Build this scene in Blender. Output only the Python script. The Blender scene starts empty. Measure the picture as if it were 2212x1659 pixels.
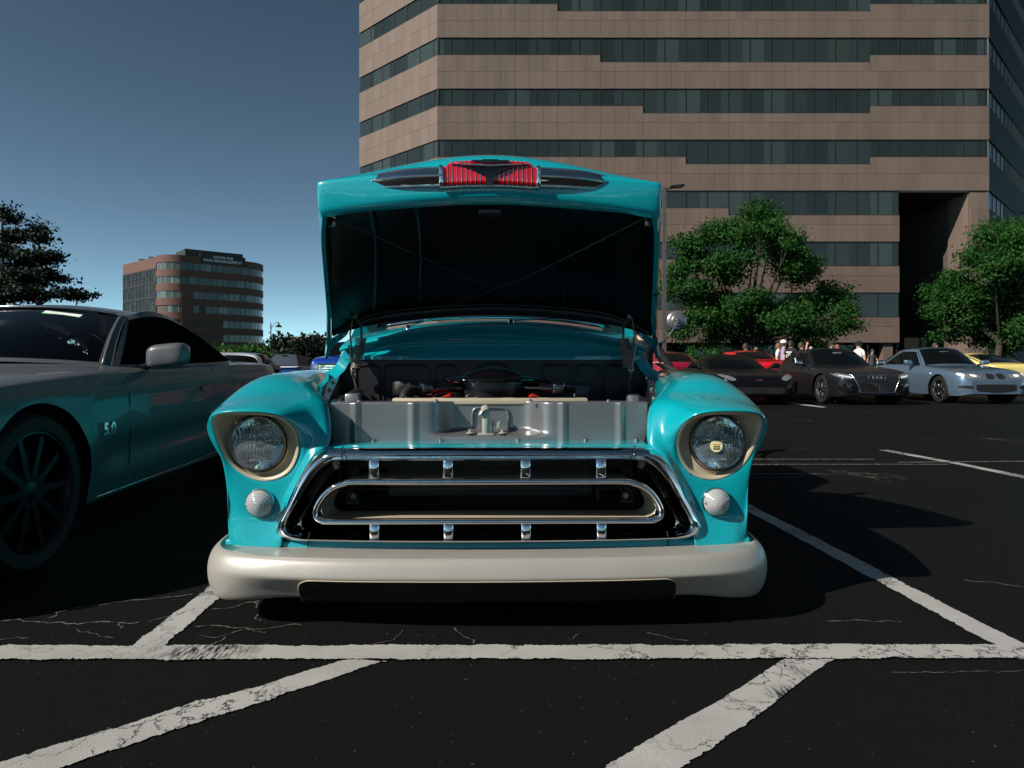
import bpy, bmesh, math, random
from mathutils import Vector, Matrix
from mathutils.bvhtree import BVHTree
V = Vector
S = bpy.context.scene
COL = S.collection
R = math.radians
# ---------------------------------------------------------------- camera
F, CX, HZ, EYE = 1500.0, 1106.0, 791.0, 0.89      # focal length / centre / horizon for a 2212 px wide picture, eye height (m)
cd = bpy.data.cameras.new('camera'); cam = bpy.data.objects.new('camera', cd); COL.objects.link(cam)
cam.location = (0, 0, EYE); cam.rotation_euler = (R(90), 0, 0)
cd.sensor_fit = 'HORIZONTAL'; cd.sensor_width = 36; cd.lens = 36*F/2212
cd.shift_y = (HZ-829.5)/2212; cd.clip_start = .05; cd.clip_end = 3000
S.camera = cam
# ---------------------------------------------------------------- sky and sun
SUN = V((-1.28, -0.78, 1.0))                          # towards the sun
elev = math.asin(SUN.normalized().z)
w = bpy.data.worlds.new('World'); S.world = w; w.use_nodes = True
nt = w.node_tree; nt.nodes.clear()
sky = nt.nodes.new('ShaderNodeTexSky'); sky.sky_type = 'NISHITA'; sky.sun_disc = False
sky.sun_elevation = elev; sky.sun_rotation = math.atan2(SUN.x, SUN.y)
sky.altitude = 2500; sky.air_density = 0.5; sky.dust_density = 0.0; sky.ozone_density = 3.0
bg = nt.nodes.new('ShaderNodeBackground'); bg.inputs['Strength'].default_value = 0.095
out = nt.nodes.new('ShaderNodeOutputWorld')
gm = nt.nodes.new('ShaderNodeGamma'); gm.inputs[1].default_value = 1.4       # deep, contrasty print of the clear sky, the same all round
tn = nt.nodes.new('ShaderNodeMix'); tn.data_type = 'RGBA'; tn.blend_type = 'MULTIPLY'; tn.inputs[0].default_value = 1; tn.inputs[7].default_value = (.82, .95, .58, 1)
nt.links.new(sky.outputs[0], gm.inputs[0]); nt.links.new(gm.outputs[0], tn.inputs[6]); hs_ = nt.nodes.new('ShaderNodeHueSaturation'); hs_.inputs['Saturation'].default_value = .80; nt.links.new(tn.outputs[2], hs_.inputs['Color']); nt.links.new(hs_.outputs[0], bg.inputs[0]); nt.links.new(bg.outputs[0], out.inputs[0])
sl = bpy.data.lights.new('sun', 'SUN'); sl.energy = 5.0; sl.angle = R(0.53); sl.color = (1.0, .945, .87)
so = bpy.data.objects.new('sun', sl); COL.objects.link(so)
so.rotation_euler = SUN.to_track_quat('Z', 'Y').to_euler(); so.location = (-20, -10, 30)
vs = S.view_settings
vs.view_transform = 'Standard'; vs.look = 'None'; vs.exposure = 0.3; vs.gamma = 1; vs.use_curve_mapping = False
S.render.engine = 'CYCLES'
S.cycles.max_bounces = 7; S.cycles.glossy_bounces = 5; S.cycles.transmission_bounces = 6; S.cycles.transparent_max_bounces = 12
S.cycles.caustics_reflective = False; S.cycles.caustics_refractive = False
S.cycles.sample_clamp_indirect = 4
# ---------------------------------------------------------------- helpers
def U(px, py, Y):                                    # a pixel at a real distance
    return V(((px-CX)/F*Y, Y, EYE-(py-HZ)/F*Y))
def G(px, py):                                       # a pixel on the ground
    Y = EYE*F/(py-HZ); return V(((px-CX)/F*Y, Y, 0))
def put(name, verts, faces, mats, parent=None, smooth=38, midx=None):
    me = bpy.data.meshes.new(name)
    me.from_pydata([tuple(v) for v in verts], [], faces)
    for m in (mats if isinstance(mats, (list, tuple)) else [mats]): me.materials.append(m)
    if midx: me.polygons.foreach_set('material_index', midx)
    if smooth is not None:
        me.polygons.foreach_set('use_smooth', [True]*len(me.polygons))
        if smooth < 180: me.set_sharp_from_angle(angle=R(smooth))
    me.update()
    o = bpy.data.objects.new(name, me); COL.objects.link(o)
    if parent: o.parent = parent
    return o
def tag(o, label, cat, group=None, kind=None):
    o['label'] = label; o['category'] = cat
    if group: o['group'] = group
    if kind: o['kind'] = kind
    return o
def thing(name, label, cat, loc=(0, 0, 0), rz=0, group=None):
    o = bpy.data.objects.new(name, None); COL.objects.link(o); o.empty_display_size = .2
    o.location = loc; o.rotation_euler = (0, 0, rz)
    return tag(o, label, cat, group)
def copy_under(o, parent, loc=None):
    c = o.copy(); COL.objects.link(c); c.parent = parent
    if loc is not None: c.location = loc
    return c
class MB:
    def __init__(s): s.v = []; s.f = []; s.m = []
    def add(s, vf, mi=0):
        n = len(s.v); s.v += [V(p) for p in vf[0]]
        s.f += [tuple(i+n for i in f) for f in vf[1]]; s.m += [mi]*len(vf[1]); return s
    def build(s, name, mats, parent=None, smooth=38):
        return put(name, s.v, s.f, mats, parent, smooth, s.m)
def grid(rows, cu=False, cv=False):
    nr, nc = len(rows), len(rows[0]); v = [p for r in rows for p in r]; f = []
    for i in range(nr if cu else nr-1):
        for j in range(nc if cv else nc-1):
            a, b = i*nc+j, i*nc+(j+1) % nc; i2 = (i+1) % nr
            f.append((a, b, i2*nc+(j+1) % nc, i2*nc+j))
    return v, f
def box(c, s, rz=0, taper=None):
    x, y, z = s[0]/2, s[1]/2, s[2]/2; t = taper or 1
    p = [(-x, -y, -z), (x, -y, -z), (x, y, -z), (-x, y, -z), (-x*t, -y*t, z), (x*t, -y*t, z), (x*t, y*t, z), (-x*t, y*t, z)]
    m = Matrix.Rotation(rz, 3, 'Z')
    return [m @ V(q)+V(c) for q in p], [(0, 3, 2, 1), (4, 5, 6, 7), (0, 1, 5, 4), (1, 2, 6, 5), (2, 3, 7, 6), (3, 0, 4, 7)]
def rbox(c, s, b, seg=2, rot=None):                  # bevelled box
    bm = bmesh.new(); bmesh.ops.create_cube(bm, size=1)
    bmesh.ops.scale(bm, vec=V(s), verts=bm.verts)
    bmesh.ops.bevel(bm, geom=list(bm.edges)+list(bm.verts), offset=b, segments=seg, profile=.5, affect='EDGES')
    if rot: bmesh.ops.transform(bm, matrix=rot.to_4x4(), verts=bm.verts)
    bm.verts.index_update()
    v = [p.co+V(c) for p in bm.verts]; f = [tuple(q.index for q in fc.verts) for fc in bm.faces]; bm.free()
    return v, f
def frames(path, closed):
    n = len(path); out = []; up = None
    for i in range(n):
        a = path[(i-1) % n] if (closed or i > 0) else path[i]
        b = path[(i+1) % n] if (closed or i < n-1) else path[i]
        t = (b-a).normalized()
        if up is None: up = V((0, 0, 1)) if abs(t.z) < .9 else V((0, 1, 0))
        x = up.cross(t)
        if x.length < 1e-6: x = V((1, 0, 0)).cross(t)
        x.normalize(); up = t.cross(x).normalized(); out.append((x, up.copy()))
    return out
def tube(path, r, n=8, closed=False, caps=True, sx=1, sz=1, ref=None):
    path = [V(p) for p in path]; fr = frames(path, closed); rows = []
    if ref is not None:                              # keep one cross-section axis on ref
        m = len(path); fr = []
        for i in range(m):
            t_ = (path[(i+1) % m if closed else min(m-1, i+1)]-path[(i-1) % m if closed else max(0, i-1)]).normalized()
            fr.append((ref, t_.cross(ref).normalized()))
    for i, p in enumerate(path):
        rr = r(i/(len(path)-1)) if callable(r) else (r[i] if isinstance(r, (list, tuple)) else r)
        rows.append([p+fr[i][0]*math.cos(2*math.pi*k/n)*rr*sx+fr[i][1]*math.sin(2*math.pi*k/n)*rr*sz for k in range(n)])
    v, f = grid(rows, closed, True)
    if caps and not closed:
        f.append(tuple(range(n))[::-1]); f.append(tuple(range(len(v)-n, len(v))))
    return v, f
def lathe(prof, n=24, c=(0, 0, 0), ax='Z'):          # prof: (radius, height)
    rows = []
    for r, h in prof:
        row = []
        for k in range(n):
            a = 2*math.pi*k/n; x, y = r*math.cos(a), r*math.sin(a)
            p = {'Z': (x, y, h), 'Y': (x, h, y), 'X': (h, x, y)}[ax]; row.append(V(p)+V(c))
        rows.append(row)
    return grid(rows, False, True)
def prism(pts, a, b, fn):                            # outline extruded between depths a and b; fn(u, v, d)
    n = len(pts); v = [V(fn(p[0], p[1], a)) for p in pts]+[V(fn(p[0], p[1], b)) for p in pts]
    f = [tuple(range(n)), tuple(range(2*n-1, n-1, -1))]+[(i, i+n, (i+1) % n+n, (i+1) % n) for i in range(n)]
    return v, f
def cat(pts, n=6, closed=False):                     # Catmull-Rom through the points
    pts = [V(p) for p in pts]; m = len(pts); out = []
    for i in range(m if closed else m-1):
        g = (lambda k: pts[k % m]) if closed else (lambda k: pts[max(0, min(m-1, k))])
        a, b, c, d = g(i-1), g(i), g(i+1), g(i+2)
        for k in range(n):
            t = k/n
            out.append(.5*((2*b)+(c-a)*t+(2*a-5*b+4*c-d)*t*t+(3*b-a-3*c+d)*t**3))
    if not closed: out.append(pts[-1].copy())
    return out
def lerp(tab, x):                                    # monotone smooth table look-up
    if x <= tab[0][0]: return tab[0][1]
    if x >= tab[-1][0]: return tab[-1][1]
    n = len(tab)
    for i in range(n-1):
        if x <= tab[i+1][0]:
            h = tab[i+1][0]-tab[i][0]; d = (tab[i+1][1]-tab[i][1])/h
            def sl(k):
                if k <= 0 or k >= n-1: return None
                a = (tab[k][1]-tab[k-1][1])/(tab[k][0]-tab[k-1][0]); b = (tab[k+1][1]-tab[k][1])/(tab[k+1][0]-tab[k][0])
                return 0 if a*b <= 0 else 2*a*b/(a+b)
            m0, m1 = sl(i), sl(i+1); m0 = d if m0 is None else m0; m1 = d if m1 is None else m1
            t = (x-tab[i][0])/h
            return (2*t**3-3*t*t+1)*tab[i][1]+(t**3-2*t*t+t)*h*m0+(-2*t**3+3*t*t)*tab[i+1][1]+(t**3-t*t)*h*m1
def flipx(vf): return [V((-p.x, p.y, p.z)) for p in vf[0]], [f[::-1] for f in vf[1]]
def shift(vf, d): return [V(p)+V(d) for p in vf[0]], vf[1]
def xf(vf, m): return [m @ V(p) for p in vf[0]], vf[1]
def text_mesh(txt, size, depth=.01, bold=0):
    c = bpy.data.curves.new('text', 'FONT'); c.body = txt; c.size = size; c.align_x = 'CENTER'; c.align_y = 'CENTER'
    c.extrude = depth; c.offset = bold; c.resolution_u = 3
    o = bpy.data.objects.new('text', c); COL.objects.link(o)
    bpy.context.view_layer.update()
    me = bpy.data.meshes.new_from_object(o.evaluated_get(bpy.context.evaluated_depsgraph_get()))
    v = [p.co.copy() for p in me.vertices]; f = [tuple(p.vertices) for p in me.polygons]
    bpy.data.objects.remove(o); bpy.data.curves.remove(c); bpy.data.meshes.remove(me)
    return v, f
# ---------------------------------------------------------------- materials
def nodes(name):
    m = bpy.data.materials.new(name); m.use_nodes = True; t = m.node_tree
    return m, t, t.nodes['Principled BSDF'], t.nodes['Material Output']
def noise(t, scale, detail=4, rough=.55, vec=None, dist=0):
    n = t.nodes.new('ShaderNodeTexNoise'); n.inputs['Scale'].default_value = scale
    n.inputs['Detail'].default_value = detail; n.inputs['Roughness'].default_value = rough; n.inputs['Distortion'].default_value = dist
    if vec is None: vec = t.nodes.new('ShaderNodeNewGeometry').outputs['Position']
    t.links.new(vec, n.inputs['Vector']); return n
def ramp(t, src, stops):
    r = t.nodes.new('ShaderNodeValToRGB'); e = r.color_ramp.elements
    while len(e) < len(stops): e.new(.5)
    for k, (p, c) in enumerate(stops):
        e[k].position = p; e[k].color = (c, c, c, 1) if isinstance(c, (int, float)) else (*c, 1)
    t.links.new(src, r.inputs[0]); return r
def mixc(t, f, a, b, mode='MIX'):
    m = t.nodes.new('ShaderNodeMix'); m.data_type = 'RGBA'; m.blend_type = mode
    for s, x in ((0, f), (6, a), (7, b)):
        if isinstance(x, (int, float)): m.inputs[s].default_value = x
        elif isinstance(x, tuple): m.inputs[s].default_value = (*x, 1)
        else: t.links.new(x, m.inputs[s])
    return m.outputs[2]
def pm(name, col, rough=.5, metal=0, coat=0, var=.12, vs=6, bump=0, bs=80, spec=.5, rvar=.12, trans=0, ior=1.45, flake=0, crough=.03, aniso=0):
    m, t, b, o = nodes(name)
    n = noise(t, vs, 5)
    lo = tuple(c*(1-var) for c in col); hi = tuple(min(1, c*(1+var)) for c in col)
    r = ramp(t, n.outputs[0], [(.3, lo), (.7, hi)]); c = r.outputs[0]
    if flake:
        f = noise(t, 900, 1); c = mixc(t, flake, c, ramp(t, f.outputs[0], [(.35, tuple(x*.6 for x in col)), (.65, tuple(min(1, x*1.5) for x in col))]).outputs[0])
    t.links.new(c, b.inputs['Base Color'])
    rr = t.nodes.new('ShaderNodeMapRange'); rr.inputs[3].default_value = max(0.01, rough*(1-rvar)); rr.inputs[4].default_value = min(1, rough*(1+rvar))
    n2 = noise(t, vs*3.7, 5); t.links.new(n2.outputs[0], rr.inputs[0]); t.links.new(rr.outputs[0], b.inputs['Roughness'])
    b.inputs['Metallic'].default_value = metal; b.inputs['Specular IOR Level'].default_value = spec
    b.inputs['Coat Weight'].default_value = coat; b.inputs['Coat Roughness'].default_value = crough
    b.inputs['Transmission Weight'].default_value = trans; b.inputs['IOR'].default_value = ior
    if bump:
        bn = t.nodes.new('ShaderNodeBump'); bn.inputs['Strength'].default_value = bump; bn.inputs['Distance'].default_value = .01
        n3 = noise(t, bs, 6); t.links.new(n3.outputs[0], bn.inputs['Height']); t.links.new(bn.outputs[0], b.inputs['Normal'])
    return m
def glassy(name, tint, mixf=.08, rough=.01):          # thin clear pane: see-through tint under a fresnel gloss
    m, t, b, o = nodes(name); t.nodes.remove(b)
    tr = t.nodes.new('ShaderNodeBsdfTransparent'); tr.inputs[0].default_value = (*tint, 1)
    gl = t.nodes.new('ShaderNodeBsdfGlossy'); gl.inputs['Roughness'].default_value = rough
    fr = t.nodes.new('ShaderNodeFresnel'); fr.inputs[0].default_value = 1.5
    n = noise(t, 3, 2); bn = t.nodes.new('ShaderNodeBump'); bn.inputs['Strength'].default_value = .02
    t.links.new(n.outputs[0], bn.inputs['Height']); t.links.new(bn.outputs[0], gl.inputs['Normal'])
    mx = t.nodes.new('ShaderNodeMixShader'); t.links.new(fr.outputs[0], mx.inputs[0])
    t.links.new(tr.outputs[0], mx.inputs[1]); t.links.new(gl.outputs[0], mx.inputs[2]); t.links.new(mx.outputs[0], o.inputs[0])
    return m
M = {}
M['teal'] = pm('teal_paint', (.002, .315, .365), .28, 0, 1, .03, 3, rvar=.08, flake=.05, crough=.012)
M['champagne'] = pm('champagne_satin', (.385, .365, .32), .38, .3, 0, .05, 5, flake=.12, rvar=.1)
M['beige'] = pm('beige_paint', (.46, .39, .28), .42, .1, 0, .06, 9, flake=.1)
M['chrome'] = pm('chrome', (.80, .81, .82), .035, 1, 0, .03, 9, rvar=.3)
M['chrome_worn'] = pm('brushed_chrome', (.62, .62, .62), .16, 1, 0, .08, 20)
M['satin_grey'] = pm('satin_grey', (.27, .27, .275), .36, .75, 0, .07, 7, flake=.1, bump=.02, bs=25)
M['satin_black'] = pm('satin_black', (.012, .012, .013), .32, 0, .25, .15, 6)
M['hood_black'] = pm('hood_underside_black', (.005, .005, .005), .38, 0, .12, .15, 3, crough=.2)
M['firewall'] = pm('firewall_grey', (.022, .021, .023), .38, .2, 0, .12, 6, bump=.04, bs=200)
M['matt_black'] = pm('matt_black', (.006, .006, .006), .75, 0, 0, .2, 10)
M['gloss_black'] = pm('gloss_black', (.004, .004, .005), .06, 0, 1, .1, 5)
M['red_enamel'] = pm('red_enamel', (.62, .004, .012), .18, 0, 1, .06, 20)
M['engine_red'] = pm('engine_red', (.45, .012, .01), .3, 0, .5, .1, 12)
M['steel'] = pm('steel', (.38, .37, .36), .32, 1, 0, .15, 30)
M['spring'] = pm('spring_steel', (.34, .29, .23), .42, .55, 0, .15, 30)
M['rubber'] = pm('rubber', (.012, .012, .012), .8, 0, 0, .15, 30, bump=.05)
M['lens'] = pm('headlight_glass', (.93, .97, .96), .02, 0, 0, 0, 5, trans=1, ior=1.35)
M['lamp_lens'] = pm('parking_lamp_lens', (.80, .80, .80), .09, 0, 1, .04, 30, trans=.55)
M['mirror'] = pm('reflector', (.9, .91, .92), .05, 1, 0, .02, 8)
M['car_glass'] = pm('dark_car_glass', (.003, .004, .004), .04, 0, 0, .1, 2, spec=.12)
M['tinted'] = pm('tinted_side_glass', (.003, .003, .003), .06, 0, 0, .1, 2, spec=0)
M['rod_dark'] = pm('dark_rod', (.07, .065, .06), .45, .4)
M['clear_pane'] = glassy('windscreen_glass', (.42, .46, .45))
M['tyre'] = pm('tyre', (.006, .006, .006), .8, 0, 0, .2, 20, bump=.06, bs=120)
M['dark_rim'] = pm('dark_rim', (.006, .006, .007), .35, .3, 0, .1, 20)
M['alu_rim'] = pm('bright_rim', (.62, .61, .60), .2, 1, 0, .1, 20)
M['lamp_unit'] = pm('lamp_unit', (.35, .36, .37), .06, .6, 1, .4, 25)
# ---------------------------------------------------------------- ground
def asphalt_nodes(t):
    geo = t.nodes.new('ShaderNodeNewGeometry'); pos = geo.outputs['Position']
    big = noise(t, .35, 4, .6, pos); fine = noise(t, 260, 3, .7, pos); mid = noise(t, 14, 5, .6, pos)
    c = ramp(t, big.outputs[0], [(.3, (.0034, .0040, .0038)), (.7, (.0068, .0070, .0067))]).outputs[0]
    c = mixc(t, .55, c, ramp(t, fine.outputs[0], [(.3, (.004, .004, .004)), (.62, (.0095, .010, .0095)), (.76, (.055, .055, .052))]).outputs[0])
    c = mixc(t, .3, c, ramp(t, mid.outputs[0], [(.3, (.006, .006, .006)), (.7, (.011, .0112, .0105))]).outputs[0])
    # cracks: edges of distorted cells, kept only in patches
    wob = noise(t, 2.2, 5, .62, pos); add = t.nodes.new('ShaderNodeVectorMath'); add.operation = 'MULTIPLY_ADD'
    t.links.new(wob.outputs[1], add.inputs[0]); add.inputs[1].default_value = (.75, .75, .75); t.links.new(pos, add.inputs[2])
    vo = t.nodes.new('ShaderNodeTexVoronoi'); vo.feature = 'DISTANCE_TO_EDGE'; vo.inputs['Scale'].default_value = 1.35
    t.links.new(add.outputs[0], vo.inputs['Vector'])
    vo2 = t.nodes.new('ShaderNodeTexVoronoi'); vo2.feature = 'DISTANCE_TO_EDGE'; vo2.inputs['Scale'].default_value = 4.2
    t.links.new(add.outputs[0], vo2.inputs['Vector'])
    patch = noise(t, .55, 2, .5, pos)
    k1 = ramp(t, vo.outputs['Distance'], [(0, 1), (.012, .75), (.03, 0)]).outputs[0]
    k2 = ramp(t, vo2.outputs['Distance'], [(0, .8), (.02, .4), (.045, 0)]).outputs[0]
    m1 = ramp(t, patch.outputs[0], [(.60, 0), (.70, 1)]).outputs[0]; m2 = ramp(t, patch.outputs[0], [(.66, 0), (.74, 1)]).outputs[0]
    brk = ramp(t, noise(t, 30, 3, .7, pos).outputs[0], [(.36, 0), (.6, 1)]).outputs[0]
    sep = t.nodes.new('ShaderNodeSeparateXYZ'); t.links.new(pos, sep.inputs[0])
    near = t.nodes.new('ShaderNodeMapRange'); near.inputs[1].default_value = 2.1; near.inputs[2].default_value = 2.35   # the bays are old, the lane in front of them was resealed
    t.links.new(sep.outputs[1], near.inputs[0])
    ka = mixc(t, 1, k1, m1, 'MULTIPLY'); kb = mixc(t, 1, k2, m2, 'MULTIPLY'); k = mixc(t, 1, ka, kb, 'LIGHTEN')
    k = mixc(t, 1, k, brk, 'MULTIPLY'); k = mixc(t, 1, k, near.outputs[0], 'MULTIPLY')
    c = mixc(t, k, c, (.11, .10, .085))
    # stray pale grit
    gr = ramp(t, noise(t, 95, 0, .5, pos).outputs[0], [(.825, 0), (.835, 1)]).outputs[0]
    c = mixc(t, gr, c, (.07, .068, .064))
    hb = t.nodes.new('ShaderNodeMath'); hb.operation = 'SUBTRACT'; t.links.new(fine.outputs[0], hb.inputs[0]); t.links.new(k, hb.inputs[1])
    bp = t.nodes.new('ShaderNodeBump'); bp.inputs['Strength'].default_value = .45; bp.inputs['Distance'].default_value = .006
    t.links.new(hb.outputs[0], bp.inputs['Height'])
    return pos, c, bp
m, t, b, o = nodes('asphalt'); pos, c, bp = asphalt_nodes(t)
t.links.new(c, b.inputs['Base Color']); t.links.new(bp.outputs[0], b.inputs['Normal']); b.inputs['Roughness'].default_value = .82
b.inputs['Specular IOR Level'].default_value = .05
M['asphalt'] = m
def paint_mat(name, wear, col=(.45, .44, .41)):
    m, t, b, o = nodes(name); pos, c, bp = asphalt_nodes(t)
    p = ramp(t, noise(t, 3.5, 6, .65, pos).outputs[0], [(.3, tuple(x*.72 for x in col)), (.7, col)]).outputs[0]
    p = mixc(t, .20, p, ramp(t, noise(t, 210, 3, .7, pos).outputs[0], [(.25, tuple(x*.3 for x in col)), (.6, col)]).outputs[0])
    wob = noise(t, 5, 6, .7, pos); add = t.nodes.new('ShaderNodeVectorMath'); add.operation = 'MULTIPLY_ADD'
    t.links.new(wob.outputs[1], add.inputs[0]); add.inputs[1].default_value = (.5, .5, .5); t.links.new(pos, add.inputs[2])
    vo = t.nodes.new('ShaderNodeTexVoronoi'); vo.feature = 'DISTANCE_TO_EDGE'; vo.inputs['Scale'].default_value = 4.0
    t.links.new(add.outputs[0], vo.inputs['Vector'])
    cr = ramp(t, vo.outputs['Distance'], [(0, 1), (.012, .9), (.026, 0)]).outputs[0]
    cm = ramp(t, noise(t, 2.1, 2, .5, pos).outputs[0], [(.42, .12), (.55, 1)]).outputs[0]
    cr = mixc(t, 1, cr, cm, 'MULTIPLY')
    # scuffs: streaks of bare asphalt in patches
    mp = t.nodes.new('ShaderNodeMapping'); mp.inputs['Rotation'].default_value = (0, 0, .6); mp.inputs['Scale'].default_value = (95, 16, 1)
    t.links.new(pos, mp.inputs[0]); st = noise(t, 1, 4, .7, mp.outputs[0])
    sm = ramp(t, noise(t, 1.7, 3, .5, pos).outputs[0], [(.60-wear, 0), (.66-wear, 1)]).outputs[0]
    sc = ramp(t, st.outputs[0], [(.44, 0), (.56, 1)]).outputs[0]; sc = mixc(t, 1, sc, sm, 'MULTIPLY')
    bare = ramp(t, noise(t, 60, 5, .75, pos).outputs[0], [(.70-wear*.5, 0), (.76-wear*.5, 1)]).outputs[0]
    k = mixc(t, 1, cr, sc, 'LIGHTEN'); k = mixc(t, 1, k, bare, 'LIGHTEN')
    col2 = mixc(t, k, p, (.016, .015, .014)); t.links.new(col2, b.inputs['Base Color'])
    b.inputs['Roughness'].default_value = .6; t.links.new(bp.outputs[0], b.inputs['Normal']); b.inputs['Specular IOR Level'].default_value = .3
    return m
M['line'] = paint_mat('bay_line_paint', 0.0); M['line_old'] = paint_mat('worn_line_paint', .10, (.42, .41, .38))
M['line_thin'] = paint_mat('ghost_line_paint', .44, (.30, .29, .27))
rnd = random.Random(4)
def flat(pts, z, name, mat): return put(name, [V((p[0], p[1], z)) for p in pts], [tuple(range(len(pts)))], mat, None, None)
g = flat([(-900, -60), (900, -60), (900, 1400), (-900, 1400)], 0, 'parking_lot', M['asphalt']); g['kind'] = 'structure'
def strip(left, right, name, z, mat='line', jit=.0018, n=None):        # painted line between two ground edges, ragged sides
    L, Rr = cat(left, 40), cat(right, 40); rows = []
    w1 = w2 = 0
    for a, b2 in zip(L, Rr):
        w1 = w1*.9+rnd.gauss(0, jit*.9); w2 = w2*.9+rnd.gauss(0, jit*.9)
        d = (b2-a).normalized() if (b2-a).length else V((1, 0, 0))
        e1, e2 = w1+rnd.gauss(0, jit)+(.008 if rnd.random() < .02 else 0), w2+rnd.gauss(0, jit)-(.008 if rnd.random() < .02 else 0)
        rows.append([V((p.x, p.y, z)) for p in (a+d*e1, a.lerp(b2, .33), a.lerp(b2, .66), b2+d*e2)])
    o = put(name, *grid(rows), M[mat], None, None); o['kind'] = 'structure'; return o
def ray_line(p0, vx, y1, wid, name, z, mat='line'):                   # a straight line on the ground heading for vanishing column vx
    d = V(((vx-CX)/F, 1, 0)); y0 = p0.y
    pts = [p0+d*(yy-y0) for yy in [y0+(y1-y0)*k/12 for k in range(13)]]
    return strip([p-V((wid/2, 0, 0)) for p in pts], [p+V((wid/2, 0, 0)) for p in pts], name, z, mat)
strip([G(x, 1428+(.0012*(1106-x))) for x in range(-300, 2700, 150)], [G(x, 1398+(.0012*(1106-x))) for x in range(-300, 2700, 150)], 'bay_end_line', .008)
ray_line(G(319, 1400), 1050, 8.0, .098, 'bay_side_line', .004)
ray_line(G(2240, 1426), 1036, 8.0, .098, 'bay_side_line', .004)
strip([G(790, 1428), G(745, 1429.5), G(505, 1499.5), G(425, 1519.5), G(250, 1574.5), G(0, 1652), G(-250, 1740)], [G(835, 1432), G(805, 1437), G(550, 1524.5), G(415, 1567), G(150, 1657), G(-100, 1752), G(-340, 1850)], 'hatching_line', .004)
strip([G(1694, 1426), G(1558.5, 1512), G(1456, 1569.5), G(1311, 1659), G(1180, 1745)], [G(1803, 1426), G(1741, 1467), G(1606, 1567), G(1476, 1659), G(1370, 1735)], 'hatching_line', .004)
strip([G(1897, 973), G(2055, 1002), G(2212, 1034), G(2500, 1088)], [G(1919, 972.2), G(2070, 1000), G(2212, 1028), G(2500, 1079)], 'bay_side_line', .004, 'line_old')
strip([G(1700, 871.2), G(1722, 874.2), G(1776, 880.6)], [G(1715, 871), G(1738, 873.2), G(1786, 879.6)], 'bay_side_line', .004)
for ya, xa, xb in ((1023.5, 1560, 1790), (1003, 1600, 2080), (992, 1590, 1900)): strip([G(x, ya+1.6) for x in range(xa, xb, 30)], [G(x, ya) for x in range(xa, xb, 30)], 'worn_marking', .004, 'line_thin')
strip([G(x, 1001-(x-1900)*.008) for x in range(1940, 2500, 60)], [G(x, 999-(x-1900)*.008) for x in range(1940, 2500, 60)], 'worn_marking', .005, 'line_thin')

# open cracks in the old seal coat, dusty and pale
M['crack'] = pm('crack_dust', (.085, .08, .07), .95, 0, 0, .6, 40)
def crack(pts, wid, fn):
    ps = [fn(*p) for p in pts]; path = []
    for a, b2 in zip(ps, ps[1:]):
        n_ = max(3, int((b2-a).length/.012)); nrm = V((-(b2-a).y, (b2-a).x, 0)).normalized(); off = 0
        for k in range(n_):
            off = off*.82+rnd.gauss(0, .0035); path.append(a.lerp(b2, k/n_)+nrm*off*min(1, k, n_-k))
    L, Rr = [], []
    for i in range(len(path)-1):
        d = (path[i+1]-path[i]).normalized(); nn = V((-d.y, d.x, 0)); w_ = wid*(.25+1.1*rnd.random()**1.5); L.append(path[i]+nn*w_/2); Rr.append(path[i]-nn*w_/2)
    o = put('crack', *grid([[V((a.x, a.y, .003)), V((b2.x, b2.y, .003))] for a, b2 in zip(L, Rr)]), M['crack'], None, None); o['kind'] = 'structure'
c3 = lambda x, y: G(x*.5, 1194.5+y*.5)
c4 = lambda x, y: G(1106+x*.5, 1194.5+y*.5)
c5 = lambda x, y: G(1592.6+x*.28, 849.4+y*.28)
for pts, w_ in (([(0, 298), (90, 292), (200, 305), (330, 312), (470, 300), (560, 308), (640, 300)], .010), ([(210, 285), (240, 262), (330, 240), (450, 225), (560, 207), (700, 198), (800, 185), (860, 178)], .009), ([(330, 330), (360, 345), (430, 365), (520, 372)], .006), ([(0, 378), (90, 370), (150, 372)], .006),
    ([(480, 300), (530, 320), (545, 335)], .008), ([(840, 320), (950, 318), (1070, 335), (1180, 325), (1290, 312), (1340, 318)], .007), ([(920, 245), (1000, 240), (1080, 215), (1150, 200)], .008), ([(1100, 215), (1120, 250), (1100, 285), (1140, 305)], .010), ([(860, 360), (950, 365), (1010, 345), (1070, 330), (1140, 350), (1180, 330)], .005),
    ([(910, 405), (960, 380), (1000, 350)], .006), ([(1590, 400), (1700, 380), (1730, 350), (1745, 325)], .004), ([(1960, 325), (1990, 350), (2030, 375), (2060, 405)], .005), ([(780, 12), (900, 20), (960, 60)], .004), ([(640, 300), (720, 280), (800, 250), (900, 200)], .005)): crack(pts, w_, c3)
for pts, w_ in (([(580, 345), (640, 360), (720, 378), (800, 392)], .005), ([(1360, 298), (1480, 292), (1600, 298), (1720, 305)], .007), ([(1950, 118), (2050, 128), (2200, 148), (2400, 150)], .008), ([(1640, 520), (1800, 518), (2000, 515), (2100, 522), (2250, 508)], .004), ([(245, 375), (270, 365), (300, 340)], .005)): crack(pts, w_, c4)
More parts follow.
